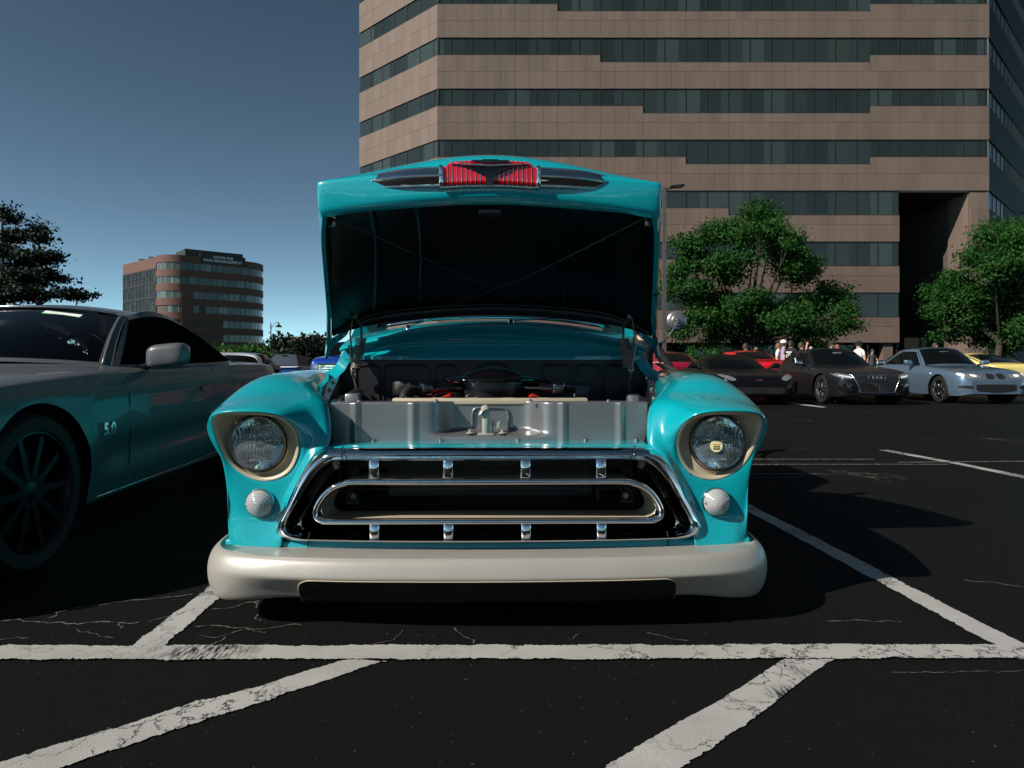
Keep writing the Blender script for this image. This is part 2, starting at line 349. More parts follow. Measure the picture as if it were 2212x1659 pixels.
# ---------------------------------------------------------------- the open-bonnet pickup
TY = 2.42
truck = thing('pickup_truck', 'turquoise vintage pickup truck with its hood wide open and chrome grille', 'pickup truck', (-.080, TY, 0), .017)
TI = (Matrix.Translation((-.080, TY, 0)) @ Matrix.Rotation(.017, 4, 'Z')).inverted()
def T(px, py, Y): return TI @ U(px, py, Y)
def TS(off, py, Y): return V((off/F*Y, Y-TY, EYE-(py-HZ)/F*Y))       # off: pixels from the truck's centre line
TC = 1056.5
def both(name, vf, mats, mirror=True, par=None, **k):
    a = put(name, vf[0], vf[1], mats, par or truck, **k)
    b = put(name, *flipx(vf), mats, par or truck, **k) if mirror else None
    return a, b
# fenders: a control net of 16 spokes round the headlight
r0 = [(612, 902, 2.37), (580, 894, 2.355), (545, 892, 2.35), (505, 892.5, 2.355), (476, 897, 2.37), (466, 909, 2.39), (471, 935, 2.42), (483, 966, 2.445),
      (502, 998, 2.465), (525, 1019, 2.47), (560, 1034, 2.47), (595, 1033, 2.465), (625, 1018, 2.46), (642, 990, 2.455), (647, 958, 2.44), (638, 926, 2.405)]
r2 = [(703, 872, 2.56), (632, 850, 2.58), (572, 850, 2.55), (520, 860, 2.52), (474, 878, 2.51), (456, 914, 2.49), (461, 948, 2.49), (498, 1030, 2.50),
      (500, 1175, 2.49), (524, 1208, 2.465), (575, 1212, 2.45), (606, 1190, 2.445), (614, 1110, 2.44), (642, 1045, 2.44), (678, 992, 2.445), (714, 955, 2.475)]
secs = [(2.74, [(-.655, .775), (-.745, .834), (-.83, .852), (-.91, .843), (-.98, .80), (-1.02, .73), (-1.022, .64), (-1.0, .50), (-.985, .36), (-.97, .25), (-.93, .25), (-.90, .27), (-.86, .4), (-.78, .55), (-.70, .62), (-.665, .70)]),
        (3.05, [(-.725, .81), (-.80, .852), (-.86, .866), (-.93, .855), (-.99, .82), (-1.03, .75), (-1.035, .68), (-1.03, .61), (-1.02, .57), (-1.0, .56), (-.95, .57), (-.90, .57), (-.84, .58), (-.79, .62), (-.75, .68), (-.73, .75)]),
        (3.45, [(-.81, .83), (-.86, .865), (-.90, .872), (-.95, .865), (-1.0, .83), (-1.035, .76), (-1.04, .66), (-1.035, .50), (-1.02, .34), (-1.0, .26), (-.97, .26), (-.94, .28), (-.90, .45), (-.86, .58), (-.83, .68), (-.815, .76)]),
        (3.85, [(-.90, .84), (-.93, .868), (-.955, .873), (-.985, .865), (-1.01, .835), (-1.03, .77), (-1.035, .66), (-1.03, .48), (-1.02, .32), (-1.0, .24), (-.98, .24), (-.96, .26), (-.94, .45), (-.92, .58), (-.91, .68), (-.905, .77)])]
def lp(p): return V((-(TC-p[0])/F*p[2], p[2]-TY, EYE-(p[1]-HZ)/F*p[2]))
net = []
for i in range(16):
    a = lp(r0[i]); h = lp((562, 957, 2.44)); d = a-h; d.y = 0; d.normalize()
    r1 = a+d*.012+V((0, -.004, 0)); c2 = lp(r2[i])
    mid = r1.lerp(c2, .45)+V((0, -.012 if i in (1, 2, 3, 4, 5) else (.018 if i in (0, 15) else .004), 0))
    net.append([a, r1, mid, c2]+[V((s[1][i][0], s[0]-TY, s[1][i][1])) for s in secs])
spokes = [cat(r, 6) for r in net]
cols = [cat([s[k] for s in spokes], 5, True) for k in range(len(spokes[0]))]
both('fender', grid(cols, False, True), M['teal'], smooth=180)
fb_ = BVHTree.FromPolygons(*grid(cols, False, True))
for s in (-1, 1):                                    # seam down the nose of each fender
    for y0, y1 in ((1037, 1056), (1116, 1190)):
        pp = []
        for k in range(9):
            q = lp((568+(y0+(y1-y0)*k/8-1037)*.02, y0+(y1-y0)*k/8, 2.2)); h = fb_.ray_cast(q, V((0, 1, 0)))[0]
            if h: pp.append(V((-s*h.x, h.y-.0003, h.z)))
        if len(pp) > 1: put('fender_seam', *tube(pp, .0016, 5), M['matt_black'], truck, 180)
# headlamp bezel dish, rim, lamp
hc = lp((562, 957, 2.47)); HR = 62/F*2.47
rim0 = cat([lp(p) for p in r0], 5, True)
def dish():
    rows = [[p+V((0, .012, 0)) for p in rim0], [p+(p-hc).normalized()*.002+V((0, -.006, 0)) for p in rim0], [p-(p-hc).normalized()*.006+V((0, -.006, 0)) for p in rim0], [p-(p-hc).normalized()*.010 for p in rim0]]
    for s, dy in ((.35, .012), (.7, .010), (.93, .004), (1, -.004), (1, .05)):
        row = []
        for p in rim0:
            e = p-hc; ang = math.atan2(e.z, e.x); q = hc+V((math.cos(ang)*HR, 0, math.sin(ang)*HR))
            row.append(p.lerp(q, s)+V((0, dy*1.0, 0)))
        rows.append(row)
    return grid(rows, False, True)
bez = both('headlight_bezel', dish(), M['beige'], smooth=60)
lamps = []
def headlamp():
    c = hc+V((0, 0, 0))
    ring = lathe([(.098, .03), (.0985, -.012), (.096, -.019), (.0925, -.019), (.0905, -.010), (.0905, .02)], 48, c, 'Y')
    rr_ = []
    for i in range(27):                              # bowl with moulded vertical flutes
        r = .0905*(1-i/26)+.0006; rr_.append([V((c.x+r*math.cos(a), c.y-.004+.058*(1-(r/.0905)**2)+.0030*abs(math.sin(math.pi*r*math.cos(a)/.0105))*(1 if abs(r*math.sin(a)) < .062 else .25), c.z+r*math.sin(a))) for a in [2*math.pi*k/120 for k in range(120)]])
    refl = grid(rr_, False, True)
    rows = []; n = 44
    prof = [.0906*k/13 for k in range(13, -1, -1)]
    for r in prof:
        row = []
        for k in range(n):
            a = 2*math.pi*k/n; x, z = r*math.cos(a), r*math.sin(a); row.append(V((c.x+x, c.y-.012-.020*(1-(r/.0906)**2), c.z+z)))
        rows.append(row)
    bulb = MB(); bulb.add(tube([c+V((0, .05, 0)), c+V((0, .02, 0))], .012, 12)); bulb.add(lathe([(.018, .02), (.02, .012), (.012, .004), (.001, .002)], 16, c, 'Y'))
    for k in (-1, 1): bulb.add(tube([c+V((k*.016, .014, 0)), c+V((k*.055, .03, 0))], .0018, 6))
    return ring, refl, grid(rows, False, True), bulb
def fluted(name):
    m, t, b, o = nodes(name); t.nodes.remove(b)
    tc = t.nodes.new('ShaderNodeTexCoord'); sep = t.nodes.new('ShaderNodeSeparateXYZ'); t.links.new(tc.outputs['Object'], sep.inputs[0])
    mul = t.nodes.new('ShaderNodeMath'); mul.operation = 'MULTIPLY'; mul.inputs[1].default_value = 830; t.links.new(sep.outputs[0], mul.inputs[0])
    sn = t.nodes.new('ShaderNodeMath'); sn.operation = 'SINE'; t.links.new(mul.outputs[0], sn.inputs[0])
    ab = t.nodes.new('ShaderNodeMath'); ab.operation = 'ABSOLUTE'; t.links.new(sn.outputs[0], ab.inputs[0])
    n = noise(t, 26, 3, .6, tc.outputs['Object']); ad = t.nodes.new('ShaderNodeMath'); ad.operation = 'MULTIPLY_ADD'; ad.inputs[1].default_value = 1.6
    t.links.new(n.outputs[0], ad.inputs[0]); t.links.new(ab.outputs[0], ad.inputs[2])
    bp = t.nodes.new('ShaderNodeBump'); bp.inputs['Strength'].default_value = 1; bp.inputs['Distance'].default_value = .0016; t.links.new(ad.outputs[0], bp.inputs['Height'])
    rf = t.nodes.new('ShaderNodeBsdfTransparent'); rf.inputs[0].default_value = (.90, .96, .94, 1)
    gl = t.nodes.new('ShaderNodeBsdfGlossy'); gl.inputs['Roughness'].default_value = .03; fr = t.nodes.new('ShaderNodeFresnel'); fr.inputs[0].default_value = 1.5
    pass
    mx = t.nodes.new('ShaderNodeMixShader'); t.links.new(fr.outputs[0], mx.inputs[0]); t.links.new(rf.outputs[0], mx.inputs[1]); t.links.new(gl.outputs[0], mx.inputs[2])
    df = t.nodes.new('ShaderNodeBsdfDiffuse'); df.inputs[0].default_value = (.85, .9, .88, 1); t.links.new(bp.outputs[0], df.inputs['Normal'])
    m2_ = t.nodes.new('ShaderNodeMixShader'); m2_.inputs[0].default_value = .09; t.links.new(mx.outputs[0], m2_.inputs[1]); t.links.new(df.outputs[0], m2_.inputs[2]); t.links.new(m2_.outputs[0], o.inputs[0]); return m
M['fluted'] = fluted('fluted_lens')
def ribbed(name):                                    # silvered bowl seen through moulded flutes
    m, t, b, o = nodes(name); tc = t.nodes.new('ShaderNodeTexCoord'); sep = t.nodes.new('ShaderNodeSeparateXYZ'); t.links.new(tc.outputs['Object'], sep.inputs[0])
    mul = t.nodes.new('ShaderNodeMath'); mul.operation = 'MULTIPLY'; mul.inputs[1].default_value = 760; t.links.new(sep.outputs[0], mul.inputs[0])
    sn = t.nodes.new('ShaderNodeMath'); sn.operation = 'SINE'; t.links.new(mul.outputs[0], sn.inputs[0])
    n = noise(t, 22, 3, .6, tc.outputs['Object']); ad = t.nodes.new('ShaderNodeMath'); ad.operation = 'MULTIPLY_ADD'; ad.inputs[1].default_value = 5; t.links.new(n.outputs[0], ad.inputs[0]); t.links.new(sn.outputs[0], ad.inputs[2])
    bp = t.nodes.new('ShaderNodeBump'); bp.inputs['Strength'].default_value = 1; bp.inputs['Distance'].default_value = .0022; t.links.new(ad.outputs[0], bp.inputs['Height']); t.links.new(bp.outputs[0], b.inputs['Normal'])
    b.inputs['Base Color'].default_value = (.92, .95, .95, 1); b.inputs['Metallic'].default_value = 1; b.inputs['Roughness'].default_value = .16; return m
M['ribbed'] = ribbed('ribbed_reflector')
ring, refl, lens, bulb = headlamp()
for sgn in (1, -1):
    fx = (lambda q: q) if sgn == 1 else flipx
    hl = put('headlight', *fx(ring), M['chrome'], truck, 50)
    put('reflector', *fx(refl), M['mirror'], hl, 25)
    put('lens', *fx(lens), M['fluted'], hl, 180)
    put('bulb', *fx((bulb.v, bulb.f)), M['steel'], hl)
    for px, py, Y in ((512, 912, 2.40), (640-11, 912, 2.40), (562, 1026, 2.475)):
        p = lp((px, py, Y))+V((0, .008, 0)); p.x *= sgn
        put('bezel_screw', *lathe([(.0055, .004), (.0055, -.002), (.003, -.005), (.0001, -.0055)], 10, p, 'Y'), M['steel'], bez[0] if sgn == 1 else bez[1])
# dealer's round sticker on the right lamp
sp = T(1551, 965, 2.43)
M['sticker'] = pm('sticker_cream', (.80, .76, .42), .5, 0, 0, .03, 30); M['sticker_red'] = pm('sticker_red', (.75, .16, .05), .5); M['sticker_ink'] = pm('sticker_ink', (.16, .15, .02), .5)
sy = hc.y-.0365
st = put('sticker', *lathe([(.0001, 0), (.021, 0), (.021, .004)], 32, (sp.x, sy, sp.z), 'Y'), M['sticker'], truck)
XZ = Matrix.Rotation(R(90), 4, 'X')
for txt, sz, dz, mk in (('~~~~', .012, .0085, 'sticker_red'), ('MAKE', .0085, -.001, 'sticker_ink'), ('STREET', .0075, -.0095, 'sticker_ink')):
    put('lettering', *xf(text_mesh(txt, sz, .0005, .0002), Matrix.Translation((sp.x, sy-.001, sp.z+dz)) @ XZ), M[mk], st, None)
# parking lamps
pc = lp((564, 1085, 2.455))
def parklamp():
    base = lathe([(.052, .03), (.052, -.002), (.049, -.008), (.046, -.008)], 36, pc, 'Y')
    prof = []
    for k in range(25):
        r = .0465*(1-k/24)+.0002; prof.append((r, -.008-.030*(1-(r/.0465)**2)-(.0016 if k % 4 < 2 else 0)))
    return base, lathe(prof, 40, pc, 'Y')
pb, pl_ = parklamp()
for sgn in (1, -1):
    fx = (lambda q: q) if sgn == 1 else flipx
    o1 = put('parking_lamp', *fx(pb), M['chrome'], truck); put('lens', *fx(pl_), M['lamp_lens'], o1, 60)
    for k in (-1, 1):
        c = pc+V((k*.040, -.016, -.004)); c.x *= sgn
        put('lamp_screw', *lathe([(.0045, .006), (.0045, -.002), (.0001, -.004)], 10, c, 'Y'), M['steel'], o1)
# valance under the grille
rows = []
for k in range(41):
    x = -.93+1.86*k/40; yb = 2.425+.05*(abs(x)/.93)**3
    rows.append([V((x, yb+.02-TY, .279)), V((x, yb+.006-TY, .279)), V((x, yb-.004-TY, .276)), V((x, yb-.008-TY, .27)), V((x, yb-.008-TY, .225))])
put('valance', *grid(rows), M['teal'], truck)
for s in (-1, 1): put('panel_seam', *tube([V((s*.625, 2.418+.016-TY, .31)), V((s*.628, 2.418+.016-.0095-TY, .29)), V((s*.63, 2.418+.016-.0095-TY, .235))], .0022, 6), M['matt_black'], truck)
# chrome grille surround
def loop(half): return half+[(-p[0], p[1]) for p in half[-2:0:-1]]
oh = [(0, 966), (150, 966), (315, 967), (357, 971), (389, 996), (414, 1034), (433, 1076), (453, 1114), (462, 1137), (459, 1153), (446, 1163), (421, 1168), (380, 1170), (200, 1174), (0, 1175)]
ih = [(0, 993), (150, 993), (318, 993), (352, 1001), (376, 1021), (397, 1051), (415, 1083), (431, 1112), (438, 1130), (437, 1143), (430, 1152), (408, 1159), (378, 1162), (200, 1165), (0, 1166)]
def GY(x): return .055*(x/.72)**2
def gp(p, Y):
    return TS(p[0], p[1], Y+GY(p[0]/F*Y))
oc = cat([V((p[0], p[1], 0)) for p in loop(oh)], 6, True); ic = cat([V((p[0]*.987, 1085+(p[1]-1085)*.962, 0)) for p in loop(ih)], 6, True)
rows = []
prof = [(0, .0), (.03, -.010), (.10, -.020), (.24, -.032), (.40, -.041), (.53, -.043), (.61, -.034), (.66, -.017), (.69, -.014), (.74, -.020), (.84, -.027), (.93, -.021), (1, 0), (1, .02)]
for t_, dy in prof: rows.append([gp(a.lerp(b_, t_), 2.405+dy) for a, b_ in zip(oc, ic)])
sur = put('grille_surround', *grid(rows, False, True), M['chrome'], truck, 60)
rows = []
for sc, dz, Y in ((1, 1, 2.415), (.985, .97, 2.45), (.945, .90, 2.485), (.935, .885, 2.490), (.93, .88, 2.55), (.92, .87, 2.66)):
    rows.append([gp((p.x*sc, 1085+(p.y-1085)*dz), Y) for p in ic])
put('grille_liner', *grid(rows, False, True), M['chrome'], truck, 50)
for s in (-1, 1):                                   # joints in the surround
    a, b_ = gp((s*316, 966), 2.36), gp((s*316, 993), 2.372)
    put('surround_joint', *tube([a+V((0, .03, 0)), a+V((0, .0, .001)), a.lerp(b_, .4)+V((0, -.008, 0)), b_], .0022, 6), M['satin_black'], sur)
# floating inner bar
rh = [(0, 1040), (150, 1040), (285, 1040), (312, 1044), (336, 1053), (353, 1067), (364, 1082), (371, 1096), (373, 1107), (369, 1118), (357, 1124), (335, 1126), (150, 1126), (0, 1126)]
rc = cat([V((p[0], p[1], 0)) for p in loop(rh)], 6, True)
path = [gp((p.x, p.y), 2.385) for p in rc]
put('grille_bar', *tube(path, .0118, 14, True, sz=1.0, sx=1.4, ref=V((0, 1, 0))), M['chrome'], truck, 180)
cen = V((0, 0, TS(0, 1083, 2.39).z))
rows = []
for Y, sc in ((2.388, 1), (2.43, .99), (2.432, .985)): rows.append([gp((p.x*sc, 1083+(p.y-1083)*sc), Y) if 0 else V((gp((p.x, p.y), 2.385).x*sc, Y-TY+GY(gp((p.x, p.y), 2.385).x), cen.z+(gp((p.x, p.y), 2.385).z-cen.z)*sc)) for p in rc])
put('grille_bar_flange', *grid(rows, False, True), M['chrome'], truck, 60)
rows = []
for Y, sc in ((2.432, 1.02), (2.432, .985), (2.47, .975), (2.55, .96), (2.556, .98), (2.47, 1.02), (2.432, 1.02)): rows.append([V((gp((p.x, p.y), 2.385).x*sc, Y-TY+GY(gp((p.x, p.y), 2.385).x), cen.z+(gp((p.x, p.y), 2.385).z-cen.z)*sc)) for p in rc])
put('grille_pan', *grid(rows, False, True), M['beige'], truck, 40)
# eight short uprights
def upright(off, y0, y1):
    a, b_ = gp((off, y0), 2.383), gp((off, y1), 2.383); h = (a.z-b_.z); c = (a+b_)/2; w_ = 24/F*2.38
    rows = []
    for k in range(13):
        an = math.pi*k/12; e = abs(math.cos(an))**.55*(1 if math.cos(an) > 0 else -1); d = math.sin(an)**.5
        rows.append([c+V((e*w_/2, -d*.021+.01, h/2)), c+V((e*w_/2, -d*.024+.01, h/2-.004)), c+V((e*w_/2, -d*.024+.01, -h/2+.004)), c+V((e*w_/2, -d*.021+.01, -h/2))])
    v, f = grid(rows); n = len(v)
    f.append(tuple(range(0, n, 4))); f.append(tuple(range(3, n, 4))); return v, f
for off in (-247, -88, 79, 242):
    put('grille_upright', *upright(off, 994, 1032), M['chrome'], truck, 50)
    put('grille_upright', *upright(off+1, 1132, 1168), M['chrome'], truck, 50)
# dark cavity behind the grille, bolts
rows = []
for sc, Y in ((1.01, 2.655), (.99, 2.95)): rows.append([gp((p.x*.93*sc, 1085+(p.y-1085)*.88*sc), Y) for p in ic])
v, f = grid(rows, False, True); f.append(tuple(range(len(ic), 2*len(ic)))); put('grille_cavity', v, f, M['matt_black'], truck)
mb = MB()
for k in range(9): mb.add(box((0, .36, .40+.021*k), (1.04, .012, .006)))
mb.add(box((-.54, .34, .47), (.05, .05, .24))); mb.add(box((.54, .34, .47), (.05, .05, .24))); mb.add(box((.42, .30, .49), (.012, .02, .26)))
put('condenser', mb.v, mb.f, M['satin_black'], truck)
for off, py, Y in ((-329, 1006, 2.50), (-294, 1071, 2.60), (329, 1006, 2.50), (294, 1071, 2.60)):
    c = TS(off, py, Y); mb = MB(); mb.add(lathe([(.011, .006), (.011, -.003), (.007, -.003), (.007, -.009), (.0001, -.010)], 12, c, 'Y')); put('grille_bolt', mb.v, mb.f, M['spring'], truck)
for s in (-1, 1):
    put('grille_stay', *tube([TS(s*262, 1030, 2.6), TS(s*300, 1078, 2.62)], .012, 6), M['satin_black'], truck)
# bumper
def BY(x):
    a = abs(x); return lerp([(0, 2.245), (.5, 2.262), (.75, 2.30), (.88, 2.352), (.955, 2.42), (1.0, 2.51), (1.012, 2.62), (1.012, 2.9)], a) if a <= 1.012 else 2.9
def bumper_path(n=60):
    pts = [(-1.0, 2.86), (-1.008, 2.70), (-1.003, 2.58), (-.985, 2.475), (-.945, 2.395), (-.87, 2.335), (-.74, 2.293), (-.5, 2.262), (-.25, 2.25), (0, 2.246)]
    pts += [(-a, b_) for a, b_ in pts[-2::-1]]
    return cat([V((a, b_-TY, 0)) for a, b_ in pts], 8)
bpth = bumper_path()
def bumper_rows(profile, sel=None):
    fr = frames(bpth, False); rows = []
    for i, p in enumerate(bpth):
        if sel and not sel(p): continue
        nrm = V((fr[i][0].x, fr[i][0].y, 0)).normalized()
        if nrm.y > 0 and abs(p.x) < .9: nrm = -nrm
        if abs(p.x) >= .9 and nrm.x*p.x < 0: nrm = -nrm
        e_ = min(1, max(0, (abs(p.x)-.6)/.35)); e_ = min(1, max(0, (abs(p.x)-.66)/.30)); e_ = e_*e_*(3-2*e_); rows.append([p+nrm*((d*(1-e_)+(.010-.050*(1-math.sqrt(max(0, 1-((z-.182)/.082)**2))))*e_) if d > -.09 else d)+V((0, 0, z-.014*e_*max(0, (.2-z)/.09))) for d, z in profile])
    return rows
bprof = [(-.16, .258), (-.06, .262), (-.018, .263), (-.010, .259), (-.001, .249), (.007, .230), (.013, .209), (.012, .199), (.002, .187), (-.036, .150), (-.055, .124), (-.068, .114), (-.085, .110), (-.16, .112)]
bump_o = put('bumper', *grid(bumper_rows(cat([V((a, b_, 0)) for a, b_ in bprof], 3) and [(q.x, q.y) for q in cat([V((a, b_, 0)) for a, b_ in bprof], 3)])), M['champagne'], truck, 180)
# dark lower insert with rounded upper corners
fr = frames(bpth, False); rows = []
for i, p in enumerate(cat([V((x, 0, 0)) for x in (-.628, -.3, 0, .3, .628)], 24)):
    x = p.x; e = max(0, (abs(x)-.575)/.053); top = .197-.050*(1-math.sqrt(max(0, 1-e*e)))
    yb = lerp([(abs(q.x), q.y) for q in reversed(bpth[:len(bpth)//2+1]) if abs(q.x) < .9], abs(x)); row = []
    for k in range(9):
        z = top+(.100-top)*k/8; d = lerp([(.100, -.078), (.114, -.064), (.124, -.051), (.150, -.032), (.187, .005), (.199, .015)], z)
        row.append(V((x, yb-d-.003, z)))
    rows.append(row)
rows = [[q+V((0, .02, 0)) for q in rows[0]]]+rows+[[q+V((0, .02, 0)) for q in rows[-1]]]
ins = put('bumper_insert', *grid([[r[0]+V((0, .02, 0))]+r for r in rows]), M['satin_black'], truck, 50)
edge = [r[0]+V((0, -.001, 0)) for r in rows[1:-1]]
edge = [rows[1][8]+V((0, -.001, 0))]+edge+[rows[-2][8]+V((0, -.001, 0))]
put('insert_edge', *tube(edge, .0020, 6), M['beige'], ins, 180)
for x in (-.50, -.38, -.24, .24, .38, .50):
    yb = lerp([(abs(q.x), q.y) for q in reversed(bpth[:len(bpth)//2+1]) if abs(q.x) < .9], abs(x))
    put('insert_rib', *tube([V((x-.012, yb+.004, .182)), V((x, yb+.03, .150)), V((x+.004, yb+.058, .118))], .0035, 6), M['matt_black'], ins)
# header shelf above the grille
rows = []
for k in range(25):
    x = -.575+1.15*k/24; yb = 2.415+GY(x)
    rows.append([V((x, yb-TY+.002, .590)), V((x, yb-TY, .602)), V((x, yb-TY+.006, .6065)), V((x, 2.53-TY, .608)), V((x, 2.628-TY, .6085))])
put('grille_header', *grid(rows), M['teal'], truck, 50)
# radiator support panel
SP = 2.625
def sup(x, z):
    y = SP
    for xr in (-.506, -.291, .278, .497):
        d = abs(x-xr); y -= .010*max(0, 1-(d/.013)**2)**.5 if d < .013 else 0
    u = max(0, 1-((abs(x-.0)/.195)**6))*(1 if .628 < z < .742 else max(0, 1-min(abs(z-.628), abs(z-.742))/.012))
    sm = 1/(1+math.exp((abs(x)-.180)/.014))
    zz = 1/(1+math.exp((.634-z)/.0035))*1/(1+math.exp((z-.775)/.006))
    y += .10*sm*zz
    return V((x, y-TY, z))
xs = sorted(set([-.597+1.194*k/110 for k in range(111)])); zs = [.6055+.146*k/34 for k in range(35)]
rows = [[sup(x, z) for x in xs] for z in zs]
rows.append([p+V((0, .012, .002)) for p in rows[-1]]); rows.append([V((p.x, SP+.10-TY, p.z)) for p in rows[-1]])
v, f = grid(rows)
put('radiator_support', v, f, M['satin_grey'], truck, 180)
lw = cat([V((x, SP+.094-TY, z)) for x, z in ((-.07, .652), (-.07, .70), (-.062, .722), (-.04, .728), (0, .729), (.04, .728), (.062, .722), (.07, .70), (.07, .652))], 4)
put('support_bead', *tube(lw, .0042, 6), M['satin_grey'], truck, 180)
for x in (-.437, -.185, .105, .36, .552):
    put('support_bolt', *lathe([(.011, 0), (.011, .003), (.007, .004), (.007, .009), (.0001, .011)], 12, (x, 2.612-TY, .609), 'Z'), M['steel'], truck)
for x in (-.50, -.205, .155, .455):
    put('support_bolt', *lathe([(.010, 0), (.010, .003), (.0065, .004), (.0065, .008), (.0001, .010)], 12, (x, 2.66-TY, .754), 'Z'), M['steel'], truck)
# latch hook, studs
mb = MB(); lx = -.016
mb.add(tube(cat([V((lx, .235, .628)), V((lx, .228, .66)), V((lx, .226, .70)), V((lx, .232, .724)), V((lx-.006, .246, .732))], 5), .0135, 12, sx=1.1, sz=.8))
mb.add(tube(cat([V((lx+.004, .226, .727)), V((lx-.014, .216, .722)), V((lx-.026, .208, .704))], 5), [.012, .013, .014, .014, .013, .012, .011, .010, .009, .007, .003], 10, sz=.35))
mb.add(tube([V((lx+.026, .24, .625)), V((lx+.026, .24, .682))], .0045, 8)); mb.add(rbox((lx, .232, .631), (.062, .03, .008), .002))
mb.add(prism([(.03, .672), (.052, .682), (.046, .655), (.036, .650)], .236, .240, lambda a, b_, d: (a+lx+.004, d, b_)))
put('hood_latch', mb.v, mb.f, M['champagne'], truck)
for x in (-.075, .048):
    put('latch_stud', *lathe([(.016, 0), (.016, .003), (.007, .005), (.007, .014), (.011, .015), (.0001, .017)], 12, (x, .228, .634), 'Z'), M['champagne'], truck)
# radiator top cover
mb = MB(); mb.add(rbox((.0, 2.755-TY, .752), (.765, .075, .024), .004))
rad = put('radiator_cover', mb.v, mb.f, M['beige'], truck)
for x in (-.28, -.14, 0, .14, .28): put('slot', *rbox((x, 2.758-TY, .7645), (.098, .020, .003), .0012), M['matt_black'], rad)
for x in (-.345, .335): put('stud', *lathe([(.004, 0), (.004, .012), (.0025, .014), (.0025, .02), (.0001, .02)], 8, (x, 2.755-TY, .763)), M['satin_black'], rad)
put('radiator', *box((0, 2.775-TY, .56), (.80, .07, .36)), M['satin_black'], truck)
# engine, air cleaner
AY = 3.08-TY; ac = V((.008, AY, 0))
mb = MB()
mb.add(lathe([(.0001, .884), (.02, .884), (.06, .879), (.10, .868), (.135, .853), (.148, .846), (.19, .843), (.209, .840), (.217, .835), (.217, .830), (.210, .825), (.15, .822), (.15, .815)], 56, (ac.x, AY, 0)))
put('air_cleaner_lid', mb.v, mb.f, M['gloss_black'], truck, 50)
mb = MB(); mb.add(lathe([(.152, .828), (.154, .79), (.152, .752), (.14, .742), (.10, .738), (.0001, .738)], 48, (ac.x, AY, 0)))
acl = put('air_cleaner', mb.v, mb.f, M['satin_black'], truck, 50)
for s in (-1, 1):
    pth = [V((ac.x+s*.12, AY-.05, .800)), V((ac.x+s*.20, AY-.10, .797)), V((ac.x+s*.262, AY-.125, .793))]
    v, f = tube(pth, .024, 16, sx=1.3, sz=.85)
    sn = put('air_cleaner_snorkel', v, f, M['gloss_black'], truck, 50)
    put('snorkel_mouth', *rbox((ac.x+s*.283, AY-.135, .793), (.052, .08, .055), .014, 3, Matrix.Rotation(s*-.35, 3, 'Z')), M['gloss_black'], sn)
mb = MB()
for s in (-1, 1): mb.add(rbox((s*.20, AY+.02, .70), (.13, .48, .10), .02, 2, Matrix.Rotation(s*.5, 3, 'Y')))
mb.add(rbox((0, AY+.02, .66), (.34, .5, .16), .02)); eng = put('engine_block', mb.v, mb.f, M['satin_black'], truck)
for s in (-1, 1): put('valve_cover', *rbox((s*.20, AY+.02, .735), (.10, .44, .05), .015, 2, Matrix.Rotation(s*.5, 3, 'Y')), M['engine_red'], truck)
for px, py, q in ((930, 862, (946, 848)), (1005, 864, (1011, 853)), (1025, 864, (1030, 855))):
    put('engine_stay', *tube([T(px, py, 2.93), T(q[0], q[1], 2.98)], .005, 6), M['champagne'], truck)
put('radiator_hose', *tube(cat([V((-.34, .44, .70)), V((-.36, .47, .765)), V((-.33, .53, .79)), V((-.25, .6, .74))], 5), .02, 10), M['rubber'], truck)
for pts_ in ([(-.30, .62, .74), (-.38, .78, .80), (-.36, 1.0, .78), (-.30, 1.3, .80)], [(.22, .62, .75), (.34, .72, .79), (.40, .95, .77), (.38, 1.2, .76)], [(-.10, .86, .78), (-.22, 1.05, .83), (-.26, 1.32, .82)], [(.14, .86, .78), (.24, 1.05, .82), (.3, 1.32, .80)]): put('engine_hose', *tube(cat([V(p) for p in pts_], 5), .011, 8), M['rubber'], truck, 180)
put('brake_reservoir', *lathe([(.045, .74), (.05, .75), (.05, .80), (.04, .812), (.02, .815), (.001, .82)], 20, (-.47, 1.20, 0)), M['steel'], truck)
put('heater_box', *rbox((.42, 1.18, .74), (.16, .12, .12), .012), M['satin_black'], truck)
put('fan_shroud', *box((0, .40, .66), (.72, .06, .16)), M['satin_black'], truck)
# firewall with pressed panels
FY = 3.76-TY
put('firewall', *box((0, FY+.02, .64), (1.66, .03, .60)), M['firewall'], truck)
def bead(pts, r=.006): put('firewall_bead', *tube(cat([V((a, FY+.003, b_)) for a, b_ in pts], 5), r, 6), M['firewall'], truck, 180)
def rr_open(x0, x1, zt, zb=.62, c=.03): return [(x0, zb), (x0, zt-c*2), (x0, zt-c), (x0+c*.3, zt-c*.3), (x0+c, zt), (x0+c*2, zt), (x1-c*2, zt), (x1-c, zt), (x1-c*.3, zt-c*.3), (x1, zt-c), (x1, zt-c*2), (x1, zb)]
for a, b_ in ((-.74, -.615), (-.59, -.345), (-.315, -.195), (.265, .42), (.445, .585), (.605, .76)): bead(rr_open(a, b_, .895))
bead([(-.14, .82), (-.11, .86), (-.06, .895), (0, .908), (.06, .895), (.11, .86), (.14, .82)], .008)
